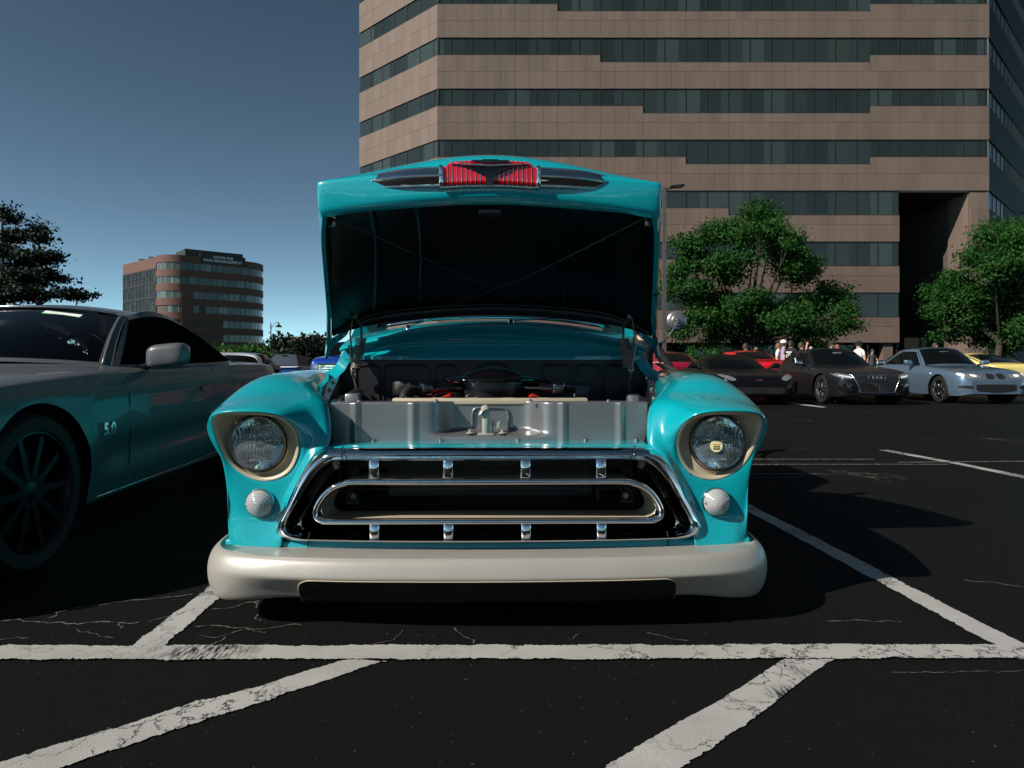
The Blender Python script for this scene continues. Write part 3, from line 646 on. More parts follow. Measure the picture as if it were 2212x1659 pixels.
# engine bay side walls
for s in (-1, 1):
    rows = [[V((s*(.625+.10*k/8), .19+.14*k, .745+.004*k)), V((s*(.60+.10*k/8), .20+.14*k, .735+.004*k)), V((s*(.585+.09*k/8), .20+.14*k, .60)), V((s*.56, .20+.14*k, .40))] for k in range(9)]
    put('inner_wing', *grid(rows), M['satin_black'], truck)
    rows = [[V((s*(.635+.245*k/10), .15+.122*k, .70+.008*k)), V((s*(.625+.25*k/10), .15+.122*k, .755+.008*k)), V((s*(.60+.235*k/10), .15+.122*k, .752+.008*k)), V((s*(.59+.23*k/10), .15+.122*k, .70+.008*k))] for k in range(11)]
    put('hood_ledge', *grid(rows), M['satin_black'], truck, 50)
    for k in (1, 4, 7): put('ledge_bolt', *lathe([(.011, 0), (.011, .004), (.006, .005), (.006, .01), (.0001, .012)], 10, (s*(.612+.024*k), .15+.122*k, .754+.008*k)), M['steel'], truck)
put('voltage_box', *rbox((.560, .30, .735), (.045, .05, .085), .010), M['satin_grey'], truck)
put('washer_box', *rbox((-.56, .42, .745), (.06, .06, .07), .010), M['satin_grey'], truck)
# cowl: recessed face, rolled lip, top band, rounded shoulders
def cz(x, z0, drop): return z0-drop*(abs(x)/.80)**2.2
N = 48; rows = []
for k in range(N+1):
    x = -.80+1.6*k/N
    rows.append([V((x, FY-.005, .925)), V((x, FY-.004, .945)), V((x, FY+.03, cz(x, .965, .01))), V((x, FY+.05, cz(x, 1.00, .03))), V((x, FY+.052, cz(x, 1.03, .05))), V((x, FY+.045, cz(x, 1.058, .075))), V((x, FY+.02, cz(x, 1.082, .10)))])
put('cowl_face', *grid(rows), M['teal'], truck, 60)
oval = cat([V((x, FY+.047, z)) for x, z in ((-.70, .945), (-.66, .975), (-.58, 1.0), (-.40, 1.016), (0, 1.022), (.40, 1.016), (.58, 1.0), (.66, .975), (.70, .945))], 6)
put('cowl_bead', *tube(oval, .009, 8), M['teal'], truck, 180)
for dz, x0, x1 in ((.952, -.6, .62), (.978, -.2, .3)): put('cowl_bead', *tube([V((x0+(x1-x0)*k/10, FY+.035+(dz-.952)*.5, dz)) for k in range(11)], .004, 6), M['teal'], truck, 180)
rows = []
for k in range(N+1):
    x = -.83+1.66*k/N; e = max(0, abs(x)-.70)
    rows.append([V((x, FY+.014, cz(x, 1.080, .105))), V((x, FY+.004, cz(x, 1.090, .105))), V((x, FY+.010, cz(x, 1.103, .107))), V((x, FY+.08, cz(x, 1.125, .108))), V((x, FY+.22, cz(x, 1.15, .10))), V((x, FY+.30, cz(x, 1.155, .09)))])
put('cowl_top', *grid(rows), M['teal'], truck, 60)
for s in (-1, 1):
    rows = []
    for k in range(9):
        u = k/8; ctl = cat([V((s*.80, FY+.004, .975)), V((s*.828, FY+.005, .935)), V((s*.85, FY-.005, .892)), V((s*.90, FY-.03, .858)), V((s*.965, FY-.05, .85))], 4)
        ctl2 = cat([V((s*.83, FY+.30, 1.06)), V((s*.875, FY+.3, 1.0)), V((s*.90, FY+.3, .93)), V((s*.925, FY+.3, .87)), V((s*.98, FY+.3, .85))], 4)
        ctl0 = cat([V((s*.76, FY+.0, .93)), V((s*.78, FY-.01, .90)), V((s*.80, FY-.03, .86)), V((s*.86, FY-.08, .80)), V((s*.9, FY-.1, .78))], 4)
        if k == 0: rows.append(ctl0)
        rows.append([a.lerp(b_, u) for a, b_ in zip(ctl, ctl2)])
    put('cowl_shoulder', *grid(rows), M['teal'], truck, 60)
# wipers, windscreen trim
path = [V((-.66+1.32*k/30, FY+.31+.10*(abs(-.66+1.32*k/30)/.66)**2, cz(-.66+1.32*k/30, 1.178, .075))) for k in range(31)]
put('windscreen_trim', *tube(path, .013, 10, sz=.8), M['chrome'], truck, 180)
for x0, x1 in ((-.50, -.02), (.08, .52)):
    mb = MB(); mb.add(tube([V((x0+.02, FY+.16, cz(x0, 1.15, .10))), V((x0+.16, FY+.2, 1.158)), V((x1-.18, FY+.22, 1.168))], .0055, 6))
    mb.add(tube([V((x0+.10, FY+.23, 1.158)), V((x1-.02, FY+.24, 1.172))], .005, 6)); mb.add(lathe([(.02, 0), (.018, .016), (.008, .024), (.0001, .025)], 12, (x0+.02, FY+.16, cz(x0, 1.135, .10))))
    put('wiper', mb.v, mb.f, M['chrome_worn'], truck)
# bonnet
def hood_skin(dn=0):
    S0 = [(-.655, 2.695, 1.478), (-.632, 2.683, 1.478), (-.45, 2.655, 1.50), (-.2, 2.635, 1.515), (0, 2.625, 1.523)]
    S0b = [(-.660, 2.688, 1.500), (-.636, 2.672, 1.500), (-.45, 2.645, 1.523), (-.2, 2.622, 1.54), (0, 2.612, 1.546)]
    S1 = [(-.662, 2.68, 1.575), (-.640, 2.66, 1.578), (-.45, 2.64, 1.598), (-.2, 2.622, 1.618), (0, 2.612, 1.628)]
    S1b = [(-.660, 2.69, 1.594), (-.636, 2.674, 1.603), (-.45, 2.66, 1.622), (-.2, 2.645, 1.648), (0, 2.638, 1.658)]
    S2 = [(-.668, 2.76, 1.57), (-.640, 2.75, 1.605), (-.47, 2.75, 1.655), (-.22, 2.74, 1.705), (0, 2.735, 1.722)]
    S3 = [(-.722, 3.0, 1.44), (-.69, 3.0, 1.54), (-.50, 3.0, 1.66), (-.24, 3.0, 1.74), (0, 3.0, 1.76)]
    S4 = [(-.785, 3.3, 1.25), (-.75, 3.3, 1.40), (-.55, 3.32, 1.58), (-.27, 3.32, 1.67), (0, 3.32, 1.69)]
    S5 = [(-.862, 3.62, .945), (-.84, 3.64, 1.15), (-.62, 3.72, 1.40), (-.30, 3.75, 1.50), (0, 3.76, 1.52)]
    secs_ = []
    for s_ in (S0, S0b, S1, S1b, S2, S3, S4, S5):
        full = s_+[(-a, b_, c) for a, b_, c in s_[-2::-1]]
        secs_.append(cat([V((a, b_-TY, c)) for a, b_, c in full], 5))
    cl = [cat([s_[k] for s_ in secs_], 4) for k in range(len(secs_[0]))]
    return cl
hs = hood_skin()
hood = put('hood', *grid(hs), M['teal'], truck, 60)
# black underside: an inner shell
def inner():
    A = [(-.640, 2.70, 1.470), (-.45, 2.68, 1.488), (0, 2.655, 1.508)]
    B = [(-.645, 2.78, 1.50), (-.45, 2.80, 1.54), (0, 2.80, 1.575)]
    C_ = [(-.700, 3.05, 1.40), (-.47, 3.10, 1.475), (0, 3.10, 1.50)]
    D = [(-.77, 3.35, 1.22), (-.52, 3.42, 1.34), (0, 3.44, 1.37)]
    E = [(-.83, 3.62, 1.07), (-.58, 3.70, 1.20), (0, 3.72, 1.245)]
    E2 = [(-.83, 3.64, 1.05), (-.58, 3.715, 1.12), (0, 3.735, 1.165)]
    secs_ = []
    for s_ in (A, B, C_, D, E, E2): secs_.append(cat([V((a, b_-TY, c)) for a, b_, c in s_+[(-a, b_, c) for a, b_, c in s_[-2::-1]]], 8))
    return [cat([s_[k] for s_ in secs_], 4) for k in range(len(secs_[0]))]
ih_ = inner()
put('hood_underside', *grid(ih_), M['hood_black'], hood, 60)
rows = [[h[0], h[0]+V((0, .012, -.012)), i_[0]] for h, i_ in zip([hs[round(k*(len(hs)-1)/(len(ih_)-1))] for k in range(len(ih_))], ih_)]
put('hood_lip', *grid(rows), M['teal'], hood, 60)
ed = [cat([r[-1] for r in ih_], 1)]
for x_ in (7, 11, 21, 25): put('underside_rib', *tube([p+V((0, -.004, -.004)) for p in ih_[x_][1:-3]], .016, 8, sz=.5), M['hood_black'], hood, 180)
put('hood_rear_brace', *tube([r[17]+V((0, -.012, 0)) for r in ih_], .012, 8), M['hood_black'], hood, 180)
for s in (-1, 1):                                    # side skirts of the bonnet: painted flange, black inside
    pts = [(.642, 2.69, 1.468), (.675, 2.80, 1.40), (.715, 3.0, 1.28), (.775, 3.3, 1.12), (.83, 3.52, 1.0), (.868, 3.63, .93)]
    e = cat([V((s*a, b_-TY, c)) for a, b_, c in pts], 5)
    up = cat([V((s*a, b_-TY, c)) for a, b_, c in ((.657, 2.69, 1.50), (.688, 2.80, 1.49), (.728, 3.0, 1.44), (.787, 3.3, 1.25), (.838, 3.55, 1.10), (.870, 3.63, .96))], 5)
    rows = [[u_+V((s*.004, 0, 0)), q+V((s*.004, 0, 0)), q+V((s*.002, -.012, -.004)), q+V((-s*.014, -.008, 0))] for u_, q in zip(up, e)]
    put('hood_side', *grid(rows), M['teal'], hood, 50)
    inn = [(.645, 2.78, 1.50), (.70, 3.05, 1.40), (.77, 3.35, 1.22), (.83, 3.62, 1.07)]
    i2 = cat([V((s*a, b_-TY, c)) for a, b_, c in inn], 8); e2 = [e[round(k*(len(e)-1)/(len(i2)-1))] for k in range(len(i2))]
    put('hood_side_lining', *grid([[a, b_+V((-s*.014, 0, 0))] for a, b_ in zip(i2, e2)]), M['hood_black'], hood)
    for k in (12, 18): put('hood_bumper_clip', *rbox(e[k]+V((-s*.004, -.008, 0)), (.012, .018, .026), .004), M['rubber'], hood)
    # folded sheet-metal corner behind the hinge
    cr = [cat([V((s*(.845+.003*j), FY-.14-.01*j, 1.03-.026*j)), V((s*(.81+.006*j), FY-.09, 1.06-.018*j)), V((s*(.785-.002*j), FY-.05, 1.09-.012*j)), V((s*(.765), FY-.03, 1.13-.010*j))], 5) for j in range(4)]
    put('hood_corner', *grid(cr), M['teal'], hood, 60)
    # brace rods under the bonnet
    a = T(723, 471, 2.76) if s < 0 else T(1395, 470, 2.76); b_ = T(1165, 667, 3.68) if s < 0 else T(955, 667, 3.68)
    m1 = a.lerp(b_, .5)+V((0, 0, -.004 if s < 0 else -.03))
    put('brace_rod', *tube([a, m1, b_], .0034, 8), M['rod_dark'], hood)
    put('rod_bracket', *rbox(a+V((-s*-.012, .01, -.012)), (.03, .02, .045), .004), M['steel'], hood)
    # hinge arms and counter-balance spring
    ax = s*.735
    mb = MB()
    mb.add(tube([V((ax, FY-.10, 1.15)), V((ax+s*.012, FY-.11, 1.06)), V((ax-s*.002, FY-.12, .94)), V((ax-s*.008, FY-.12, .885))], .009, 8, sx=.5))
    mb.add(tube([V((ax-s*.004, FY-.10, 1.15)), V((ax-s*.05, FY-.13, 1.10)), V((ax-s*.055, FY-.14, 1.03)), V((ax-s*.05, FY-.14, .985))], .009, 8, sx=.5))
    mb.add(tube([V((ax+s*.015, FY-.13, 1.0)), V((ax-s*.004, FY-.13, .89))], .006, 6))
    mb.add(lathe([(.030, -.006), (.034, 0), (.030, .006)], 16, (ax-s*.008, FY-.13, .868), 'X')); mb.add(tube([V((ax-s*.004, FY-.13, .862)), V((ax-s*.03, FY-.10, .73))], .014, 6, sx=.4))
    mb.add(rbox((ax, FY-.09, 1.155), (.05, .06, .03), .006))
    hg = put('hood_hinge', mb.v, mb.f, M['spring'], truck)
    p0, p1 = V((ax-s*.056, FY-.16, 1.035)), V((ax-s*.030, FY-.16, .882)); hx = []
    for k in range(15*12+1):
        u = k/180; an = 2*math.pi*15*u; c = p0.lerp(p1, u); hx.append(c+V((math.cos(an)*.027, math.sin(an)*.027, 0)))
    put('hinge_spring', *tube(hx, .0034, 5), M['spring'], hg, 180)
    put('spring_hook', *tube([p1, p1+V((s*.004, 0, -.016)), V((ax-s*.008, FY-.14, .868))], .003, 5), M['steel'], hg)
put('hood_striker', *rbox((-.0, 2.72-TY, 1.495), (.09, .05, .035), .006), M['satin_black'], hood)
# bonnet emblem: chrome wings, red ribbed centre, bow-tie
EY = 2.628-TY
def ez(x): return 1.583+.030*(1-(abs(x)/.5)**1.5)
def epy(x): return EY+.055*(abs(x)/.55)**2
mb = MB(); rows = []
for k in range(31):
    u = k/30; x = .175+.342*u; h = .034*(1-u**4)+.002; zc = ez(.175)-.006-.012*u*u; y = epy(x)
    row = []
    for j in range(17):
        a = -math.pi/2+math.pi*j/16; ca = math.cos(a)**.8; rid = .004*math.cos(a*5)
        row.append(V((x, y-.004-(.036*(1-u**3))*ca-rid*(1-u), zc+math.sin(a)*h)))
    rows.append(row)
v, f = grid(rows); f.append(tuple(range(17)))
em = put('hood_emblem', *flipx((v, f)), M['chrome'], truck, 50)
for sg in (-1, 1):
    for j_ in (2, 8, 14): put('wing_rim', *tube([V((sg*r_[j_].x, r_[j_].y-.003, r_[j_].z)) for r_ in rows[:-1]], [.0040*(1-.7*(k/29)**3) for k in range(30)], 6), M['chrome'], em, 180)
put('emblem_wing', v, f, M['chrome'], em, 50)
rows = []
def esec(x):
    z0 = ez(x)-.045; hw = abs(x)/.176; zt = ez(x)+.050-.020*max(0, (hw-.78)/.22)**2*1.6; y = epy(x)
    pts = [(y-.028, z0), (y-.036, z0+.012), (y-.037, z0+.045), (y-.036, z0+.072), (y-.032, zt-.008), (y-.016, zt+.001), (y+.045, zt+.004)]
    return cat([V((x, a, b_)) for a, b_ in pts], 3)
for k in range(41): rows.append(esec(-.176+.352*k/40))
put('emblem_red_panel', *grid(rows), M['red_enamel'], em, 60)
for k in range(21):
    x = -.174+.348*k/20; s_ = esec(x)
    if abs(x) < .025: s_ = s_[11:]
    elif abs(x) < .16: pass
    put('emblem_rib', *tube([p+V((0, -.0012, .0006)) for p in s_], .0012, 5), M['chrome'], em, 180)
for s in (-1, 1): put('emblem_rim', *tube([p+V((s*.004, -.003, 0)) for p in esec(s*.178)], .0085, 8), M['chrome'], em, 180)
put('emblem_rim', *tube([esec(-.178+.356*k/16)[0]+V((0, -.002, -.002)) for k in range(17)], .004, 6), M['chrome'], em, 180)
# V-shaped chrome mount, its dark reflection put in as black, and bow-tie on top
def onface(x, z): return V((x, epy(x)-.044, z))
vz = ez(0)
vpts = [(-.145, .032), (-.10, .028), (-.05, .024), (0, .021), (.05, .024), (.10, .028), (.145, .032), (.10, .0225), (.07, .013), (.039, -.001), (.020, -.011), (.0145, -.022), (.014, -.046), (-.014, -.046), (-.0145, -.022), (-.020, -.011), (-.039, -.001), (-.07, .013), (-.10, .0225)]
vv = [V((a, epy(a)-.0415-(.006 if b_ < .02 else .0), vz+b_)) for a, b_ in vpts]; back = [p+V((0, .012, 0)) for p in vv]; n = len(vv)
put('emblem_vee', vv+back, [tuple(range(n))]+[(i, (i+1) % n, (i+1) % n+n, i+n) for i in range(n)], M['gloss_black'], em, None)
put('emblem_vee_trim', *tube([V((a, epy(a)-.047+(.004 if abs(a) > .12 else 0), vz+b_+.002)) for a, b_ in vpts[:7]], [.0012, .0025, .0035, .004, .0035, .0025, .0012], 8), M['chrome'], em, 180)
bow = [(-.072, .0), (-.068, .010), (-.030, .010), (-.028, .015), (.028, .015), (.030, .010), (.072, .010), (.068, 0), (.072, -.004), (.034, -.004), (.030, -.010), (-.030, -.010), (-.034, -.004)]
put('emblem_bow_tie', *prism(bow, -.006, .006, lambda a, b_, d: (a+.002, EY-.037+d*.3, vz+.041+b_*.55)), M['gloss_black'], em, None)
# round side mirror on its arm
mc = T(1462, 693, 3.95); mb = MB()
mb.add(lathe([(.0001, -.028), (.012, -.027), (.014, -.019), (.030, -.018), (.034, -.014), (.046, -.012), (.050, -.007), (.056, -.003), (.0575, .004), (.056, .010)], 40, mc, 'Y'))
sm = put('side_mirror', mb.v, mb.f, M['satin_grey'], truck, 40)
put('mirror_glass', *lathe([(.0001, .009), (.055, .009)], 32, mc, 'Y'), M['mirror'], sm)
put('mirror_arm', *tube([mc+V((.004, -.03, .004)), mc+V((-.022, -.035, -.04)), mc+V((-.075, -.01, -.12)), V((.78, mc.y+.05, .98))], .0055, 8), M['chrome_worn'], sm)
for dx, dz in ((.008, -.004), (0, .014), (-.014, 0)): put('mirror_bolt', *lathe([(.005, .004), (.005, -.004), (.0001, -.006)], 8, mc+V((dx, -.027, dz)), 'Y'), M['steel'], sm)
# cab, glass, doors and bed behind the bonnet
cabn = [(.88, .30, .0), (.90, .6, .0), (.88, .95, .0), (.83, 1.06, .02), (.70, 1.45, .16), (.60, 1.55, .2), (0, 1.585, .22)]
def cabrow(y, inset=0): return [V((x-inset*(i > 2), y+dy*(1 if y < 2.3 else -1)*(i > 2), z)) for i, (x, z, dy) in enumerate(cabn)]
rows = []
for y in (FY+.28, FY+.5, FY+.8, FY+1.2, FY+1.42):
    h = cabrow(y); rows.append(h+[V((-p.x, p.y, p.z)) for p in h[-2::-1]])
cab = put('cab', *grid(rows), M['teal'], truck, 40)
ws = [[V((x*(.72-.10*v_)/.72, FY+.315+.10*(abs(x)/.72)**2+.20*v_, cz(x, 1.17, .07)+(.33+.0)*v_)) for x in [-.70+1.4*k/20 for k in range(21)]] for v_ in (0, .5, 1)]
put('windscreen', *grid(ws), M['car_glass'], cab, 180)
for s in (-1, 1):
    put('door_window', *prism([(FY+.50, 1.07), (FY+1.15, 1.07), (FY+1.1, 1.42), (FY+.66, 1.42)], 0, 1, lambda a, b_, d: (s*(.842-.33*(b_-1.06)+d*.006), a, b_)), M['car_glass'], cab, None)
    put('door_handle', *rbox((s*.905, FY+1.0, .86), (.02, .11, .025), .006), M['chrome'], cab)
rows = [[V((-.76, y, .30)), V((-.78, y, .84)), V((-.72, y, .86)), V((-.72, y, .45)), V((.72, y, .45)), V((.72, y, .86)), V((.78, y, .84)), V((.76, y, .30))] for y in (FY+1.46, FY+2.3, FY+3.2)]
put('cargo_bed', *grid(rows), M['teal'], truck)
put('bed_front', *box((0, FY+1.47, .60), (1.5, .03, .5)), M['teal'], truck); put('tailgate', *box((0, FY+3.2, .62), (1.46, .04, .5)), M['teal'], truck)
for s in (-1, 1):
    rows = []
    for k in range(25):
        a = math.pi*k/24; rows.append([V((s*.77, FY+2.35-math.cos(a)*.46, .25+math.sin(a)*.5)), V((s*.92, FY+2.35-math.cos(a)*.46, .23+math.sin(a)*.5)), V((s*.98, FY+2.35-math.cos(a)*.42, .22+math.sin(a)*.44)), V((s*.985, FY+2.35-math.cos(a)*.38, .22+math.sin(a)*.36))])
    put('rear_fender', *grid(rows), M['teal'], truck, 60)
    for y in (3.07-TY, FY+2.35):
        wh = put('wheel', *lathe([(.0001, -.05), (.10, -.05), (.16, -.02), (.17, .02)] if s < 0 else [(.0001, .05), (.10, .05), (.16, .02), (.17, -.02)], 24, (s*.85, y, .33), 'X'), M['alu_rim'], truck)
        put('tyre', *lathe([(.20, -.10), (.30, -.10), (.328, -.07), (.332, 0), (.328, .07), (.30, .10), (.20, .10)], 32, (s*.85, y, .33), 'X'), M['tyre'], wh)
put('chassis', *box((0, 2.75, .30), (1.0, 3.9, .12)), M['matt_black'], truck)
# ---------------------------------------------------------------- cars
def paint(name, col, rough=.3, metal=.5, flake=.2, coat=1, spec=.5): return pm(name, col, rough, metal, coat, .04, 3, flake=flake, rvar=.08, spec=spec)
M['silver'] = paint('silver_paint', (.092, .095, .099), .36, .05, .12, .40, .3)
M['blk_paint'] = paint('black_paint', (.004, .004, .005), .25, 0, .05, .3, .2)
M['gun_paint'] = paint('gunmetal_paint', (.012, .013, .015), .28, .3, .2, .3, .2)
M['blue_paint'] = paint('ice_blue_paint', (.125, .185, .255), .3, .5, .15)
M['red_paint'] = paint('red_paint', (.62, .012, .02), .3, 0, .05)
M['dkred_paint'] = paint('dark_red_paint', (.30, .005, .03), .3, .2, .05)
M['yellow_paint'] = paint('yellow_paint', (.72, .58, .19), .35, 0, .05)
M['royal_paint'] = paint('royal_blue_paint', (.004, .045, .34), .3, .2, .05)
M['navy_paint'] = paint('blue_paint', (.008, .085, .30), .35, .1, .05)
M['white_trim_sunlit_wing'] = paint('white_trim_sunlit_wing', (.72, .72, .71), .35, 0, .03)
M['interior'] = pm('car_interior', (.012, .012, .013), .7, 0, 0, .2, 8)
M['seat_grey'] = pm('seat_grey', (.10, .10, .10), .7, 0, 0, .2, 8)
M['seam'] = pm('seam_black', (.003, .003, .003), .6)
M['amber'] = pm('amber_reflector', (.45, .06, .01), .2, 0, 1)
M['tail_red'] = pm('tail_lamp_red', (.30, .006, .008), .15, 0, 1)
M['plate'] = pm('number_plate', (.62, .62, .60), .4)
M['green_card'] = pm('green_card', (.10, .55, .22), .6); M['white_card'] = pm('white_card', (.75, .76, .72), .6)
def make_wheel(par, c, r, wid, rimmat, side, spokes=10, rimr=None, disc=True):
    rr = rimr or r*.74; s = side
    hub = MB(); hub.add(lathe([(.0001, s*(wid*.18)), (rr*.72, s*wid*.18), (rr*.72, s*wid*.10)], 24, c, 'X'))
    wo = put('wheel', hub.v, hub.f, M['steel'] if disc else M['matt_black'], par)
    put('tyre', *lathe([(rr*.98, -wid/2), (r*.93, -wid/2), (r*.985, -wid*.40), (r, -wid*.2), (r, wid*.2), (r*.985, wid*.40), (r*.93, wid/2), (rr*1.02, wid/2), (rr*.98, wid*.42)], 36, c, 'X'), M['tyre'], wo)
    mb = MB(); mb.add(lathe([(rr, -wid*.4), (rr*.98, s*wid*.2), (rr*1.03, s*wid*.46), (rr*.97, s*wid*.47), (rr*.93, s*wid*.38), (rr*.92, 0)], 36, c, 'X'))
    mb.add(lathe([(rr*.22, s*wid*.2), (rr*.2, s*wid*.38), (rr*.12, s*wid*.41), (.0001, s*wid*.41)], 16, c, 'X'))
    for k in range(spokes):
        a = 2*math.pi*k/spokes; d = V((0, math.cos(a), math.sin(a))); pp = V((0, -math.sin(a), math.cos(a)))
        w0, w1 = rr*.07, rr*(.05 if spokes > 7 else .13); q0 = V(c)+d*rr*.12+V((s*wid*.39, 0, 0)); q1 = V(c)+d*rr*.96+V((s*wid*.40, 0, 0)); t_ = V((-s*.03, 0, 0))
        v = [q0-pp*w0, q0+pp*w0, q1+pp*w1, q1-pp*w1]; v += [x+t_ for x in v]
        mb.add((v, [(0, 1, 2, 3), (0, 4, 5, 1), (1, 5, 6, 2), (3, 2, 6, 7), (0, 3, 7, 4)]))
    put('rim', mb.v, mb.f, M[rimmat], wo)
    return wo
class Car:
    def __init__(s, name, label, loc, rz, P, group=None):
        s.P = P; s.t = thing(name, label, P.get('cat', 'car'), loc, rz, group); s.m = M[P['paint']]
        s.body()
        if not P.get('no_top'): s.top()
        s.wheels()
    def w(s, y): return lerp(s.P['plan'], y)
    def body(s):
        P = s.P; L = P['L']; ys = sorted(set([L*k/90 for k in range(91)]+[.01, .02, .035, .05, .07, .09, L-.01, L-.02, L-.04, L-.06, L-.09]+
             [c+P['ar']*q for c in P['axles'] for q in (-1, -.995, -.97, -.93, -.85, .85, .93, .97, .995, 1)]))
        ys = [y for y in ys if 0 <= y <= L]; rows = []; ss = P.get('side', [(0, .955), (.25, .985), (.5, 1.0), (.75, .995), (1, .955)])
        for y in ys:
            wd = s.w(y); zb = lerp(P['bottom'], y); zs = lerp(P['belt'], y); zt = lerp(P['top'], y); arch = 0
            for c in P['axles']:
                d = abs(y-c)/P['ar']
                if d < 1: zb = max(zb, P['wr']+math.sqrt(1-d*d)*P['ar']); arch = 1
                elif d < 1.25: arch = max(arch, (1.25-d)/.25)
            row = []; full = lerp(P['bottom'], y)
            for k in range(15):
                u = k/14; z = zb+(zs-zb)*u; uu = (z-full)/(zs-full); x = wd*lerp(ss, uu)
                x += P.get('flare', .018)*arch*max(0, 1-uu*1.1)
                if 'sculpt' in P: x += P['sculpt'](y, z)
                row.append(V((x, y, z)))
            xs_ = row[-1].x; cr = P.get('crown', .55)
            for k in range(1, 13):
                u = k/12; row.append(V((xs_*math.cos(u*math.pi/2)**cr if u < 1 else 0, y, zs+(zt-zs)*math.sin(u*math.pi/2)**1.15)))
            rows.append(row+[V((-p.x, p.y, p.z)) for p in row[-2::-1]])
        v, f = grid(rows); n = len(rows[0]); f.append(tuple(range(n))); f.append(tuple(range(len(v)-n, len(v)))[::-1])
        s.bo = put('body', v, f, s.m, s.t, 34); s.bvh = BVHTree.FromPolygons(v, f); s.bv = (v, f)
        mb = MB(); zlo = min(b[1] for b in P['bottom'])
        mb.add(box((0, L/2, zlo+.10), (2*s.w(L/2)*.80, L*.9, .16)))
        for c in P['axles']:
            for sd in (-1, 1):
                x0, x1 = sd*s.w(c)*.62, sd*(s.w(c)*.955); rw = [[V((x, c+math.cos(a)*P['ar']*1.01, P['wr']+math.sin(a)*P['ar']*1.01)) for x in (x0, x1)] for a in [math.pi*(1.12-1.24*k/16) for k in range(17)]]
                mb.add(grid(rw))
                mb.add(([V((x0, c+math.cos(2*math.pi*k/16)*P['ar']*1.02, P['wr']+math.sin(2*math.pi*k/16)*P['ar']*1.02)) for k in range(16)], [tuple(range(16))]))
        put('underbody', mb.v, mb.f, M['matt_black'], s.t)
    def curves(s):
        P = s.P; g = P['gh']
        def base(u): return V((u*g['wb'], g['yc']+(g['yc_s']-g['yc'])*abs(u)**2.2, g['zc']-(g['zc']-g['zb'])*abs(u)**3))
        def head(u): return V((u*g['wr'], g['yh']+g.get('hb', .06)*abs(u)**2, g['zh']-g['cr']*abs(u)**2.4))
        def rear(u): return V((u*g['wrr'], g['yr']-g.get('rb', .04)*abs(u)**2, g['zr']-g['cr']*abs(u)**2.4))
        def deck(u): return V((u*g['wd'], g['yd']-g.get('db', .10)*abs(u)**2, g['zd']-g.get('dd', .03)*abs(u)**2))
        s.base, s.head, s.rear, s.deck = base, head, rear, deck
        rail = cat([head(1)]+[V((q[0], q[1], q[2])) for q in g.get('rail', [])]+[rear(1)], 10)
        n = 40
        def at(path, u):
            k = u*(len(path)-1); i = min(len(path)-2, int(k)); return path[i].lerp(path[i+1], k-i)
        s.rail = lambda u: at(rail, u)
        bl = cat([base(1)]+[V(q) for q in g.get('beltline', [])]+[deck(1)], 10); s.bl = lambda u: at(bl, u)
        def side(u, v):
            p = s.bl(u).lerp(s.rail(u), v); p.x += .018*math.sin(math.pi*v)*min(1, u*7, (1-u)*7); return p
        s.side = side
        def wind(u, v): p = base(u).lerp(head(u), v); b_ = math.sin(math.pi*v); p.z += .022*b_; p.y -= .012*b_; return p
        def back(u, v): p = deck(u).lerp(rear(u), v); p.z += g.get('bbulge', .03)*math.sin(math.pi*v); return p
        def roof(u, v): p = head(u).lerp(rear(u), v); e = s.rail(v); f_ = abs(u)**4; q = V((p.x, p.y, p.z+g.get('arch', .03)*math.sin(math.pi*v)*(1-u*u))); return q.lerp(V((math.copysign(e.x, u), e.y, e.z)), f_) if abs(u) > 0 else q
        s.wind, s.back, s.roof = wind, back, roof
    def top(s):
        P = s.P; g = P['gh']; s.curves(); mb = MB(); U1 = [-1+2*k/24 for k in range(25)]; V1 = [k/12 for k in range(13)]
        V3 = [k/30 for k in range(31)]
        mb.add(grid([[s.roof(u, v) for u in U1] for v in V3]))
        # windscreen surround with the opening left out
        iu, iv0, iv1 = .93, .05, .955
        us = [-1, -iu]+[-iu+2*iu*k/20 for k in range(1, 20)]+[iu, 1]; vv = [0, iv0]+[iv0+(iv1-iv0)*k/8 for k in range(1, 8)]+[iv1, 1]
        gv, gf = grid([[s.wind(u, v) for u in us] for v in vv]); nc = len(us)
        open_ = g.get('open', False)
        gf = [f for k, f in enumerate(gf) if not open_ or not (1 <= (k % (nc-1)) < nc-2 and 1 <= (k//(nc-1)) < len(vv)-2)]
        mb.add((gv, gf)); mb.add(grid([[s.back(u, v) for u in U1] for v in V1]))
        for sg in (1, -1): mb.add(grid([[V((sg*q.x, q.y, q.z)) for q in (s.side(u, v) for u in [k/40 for k in range(41)])] for v in V1]))
        s.go = put('roof', mb.v, mb.f, s.m, s.t, 34)
        if open_:
            put('windscreen', *grid([[s.wind(-iu+2*iu*k/20, iv0+(iv1-iv0)*j/10)+V((0, .006, -.004)) for k in range(21)] for j in range(11)]), M['clear_pane'], s.t, 180)
        else:
            put('windscreen', *grid([[s.wind((-iu+2*iu*k/20), iv0+(iv1-iv0)*j/10)+V((0, -.004, .005)) for k in range(21)] for j in range(11)]), M['car_glass'], s.t, 180)
        bu = g.get('bu', .88)
        put('rear_window', *grid([[s.back(-bu+2*bu*k/20, .08+.84*j/10)+V((0, .004, .005)) for k in range(21)] for j in range(11)]), M['car_glass'], s.t, 180)
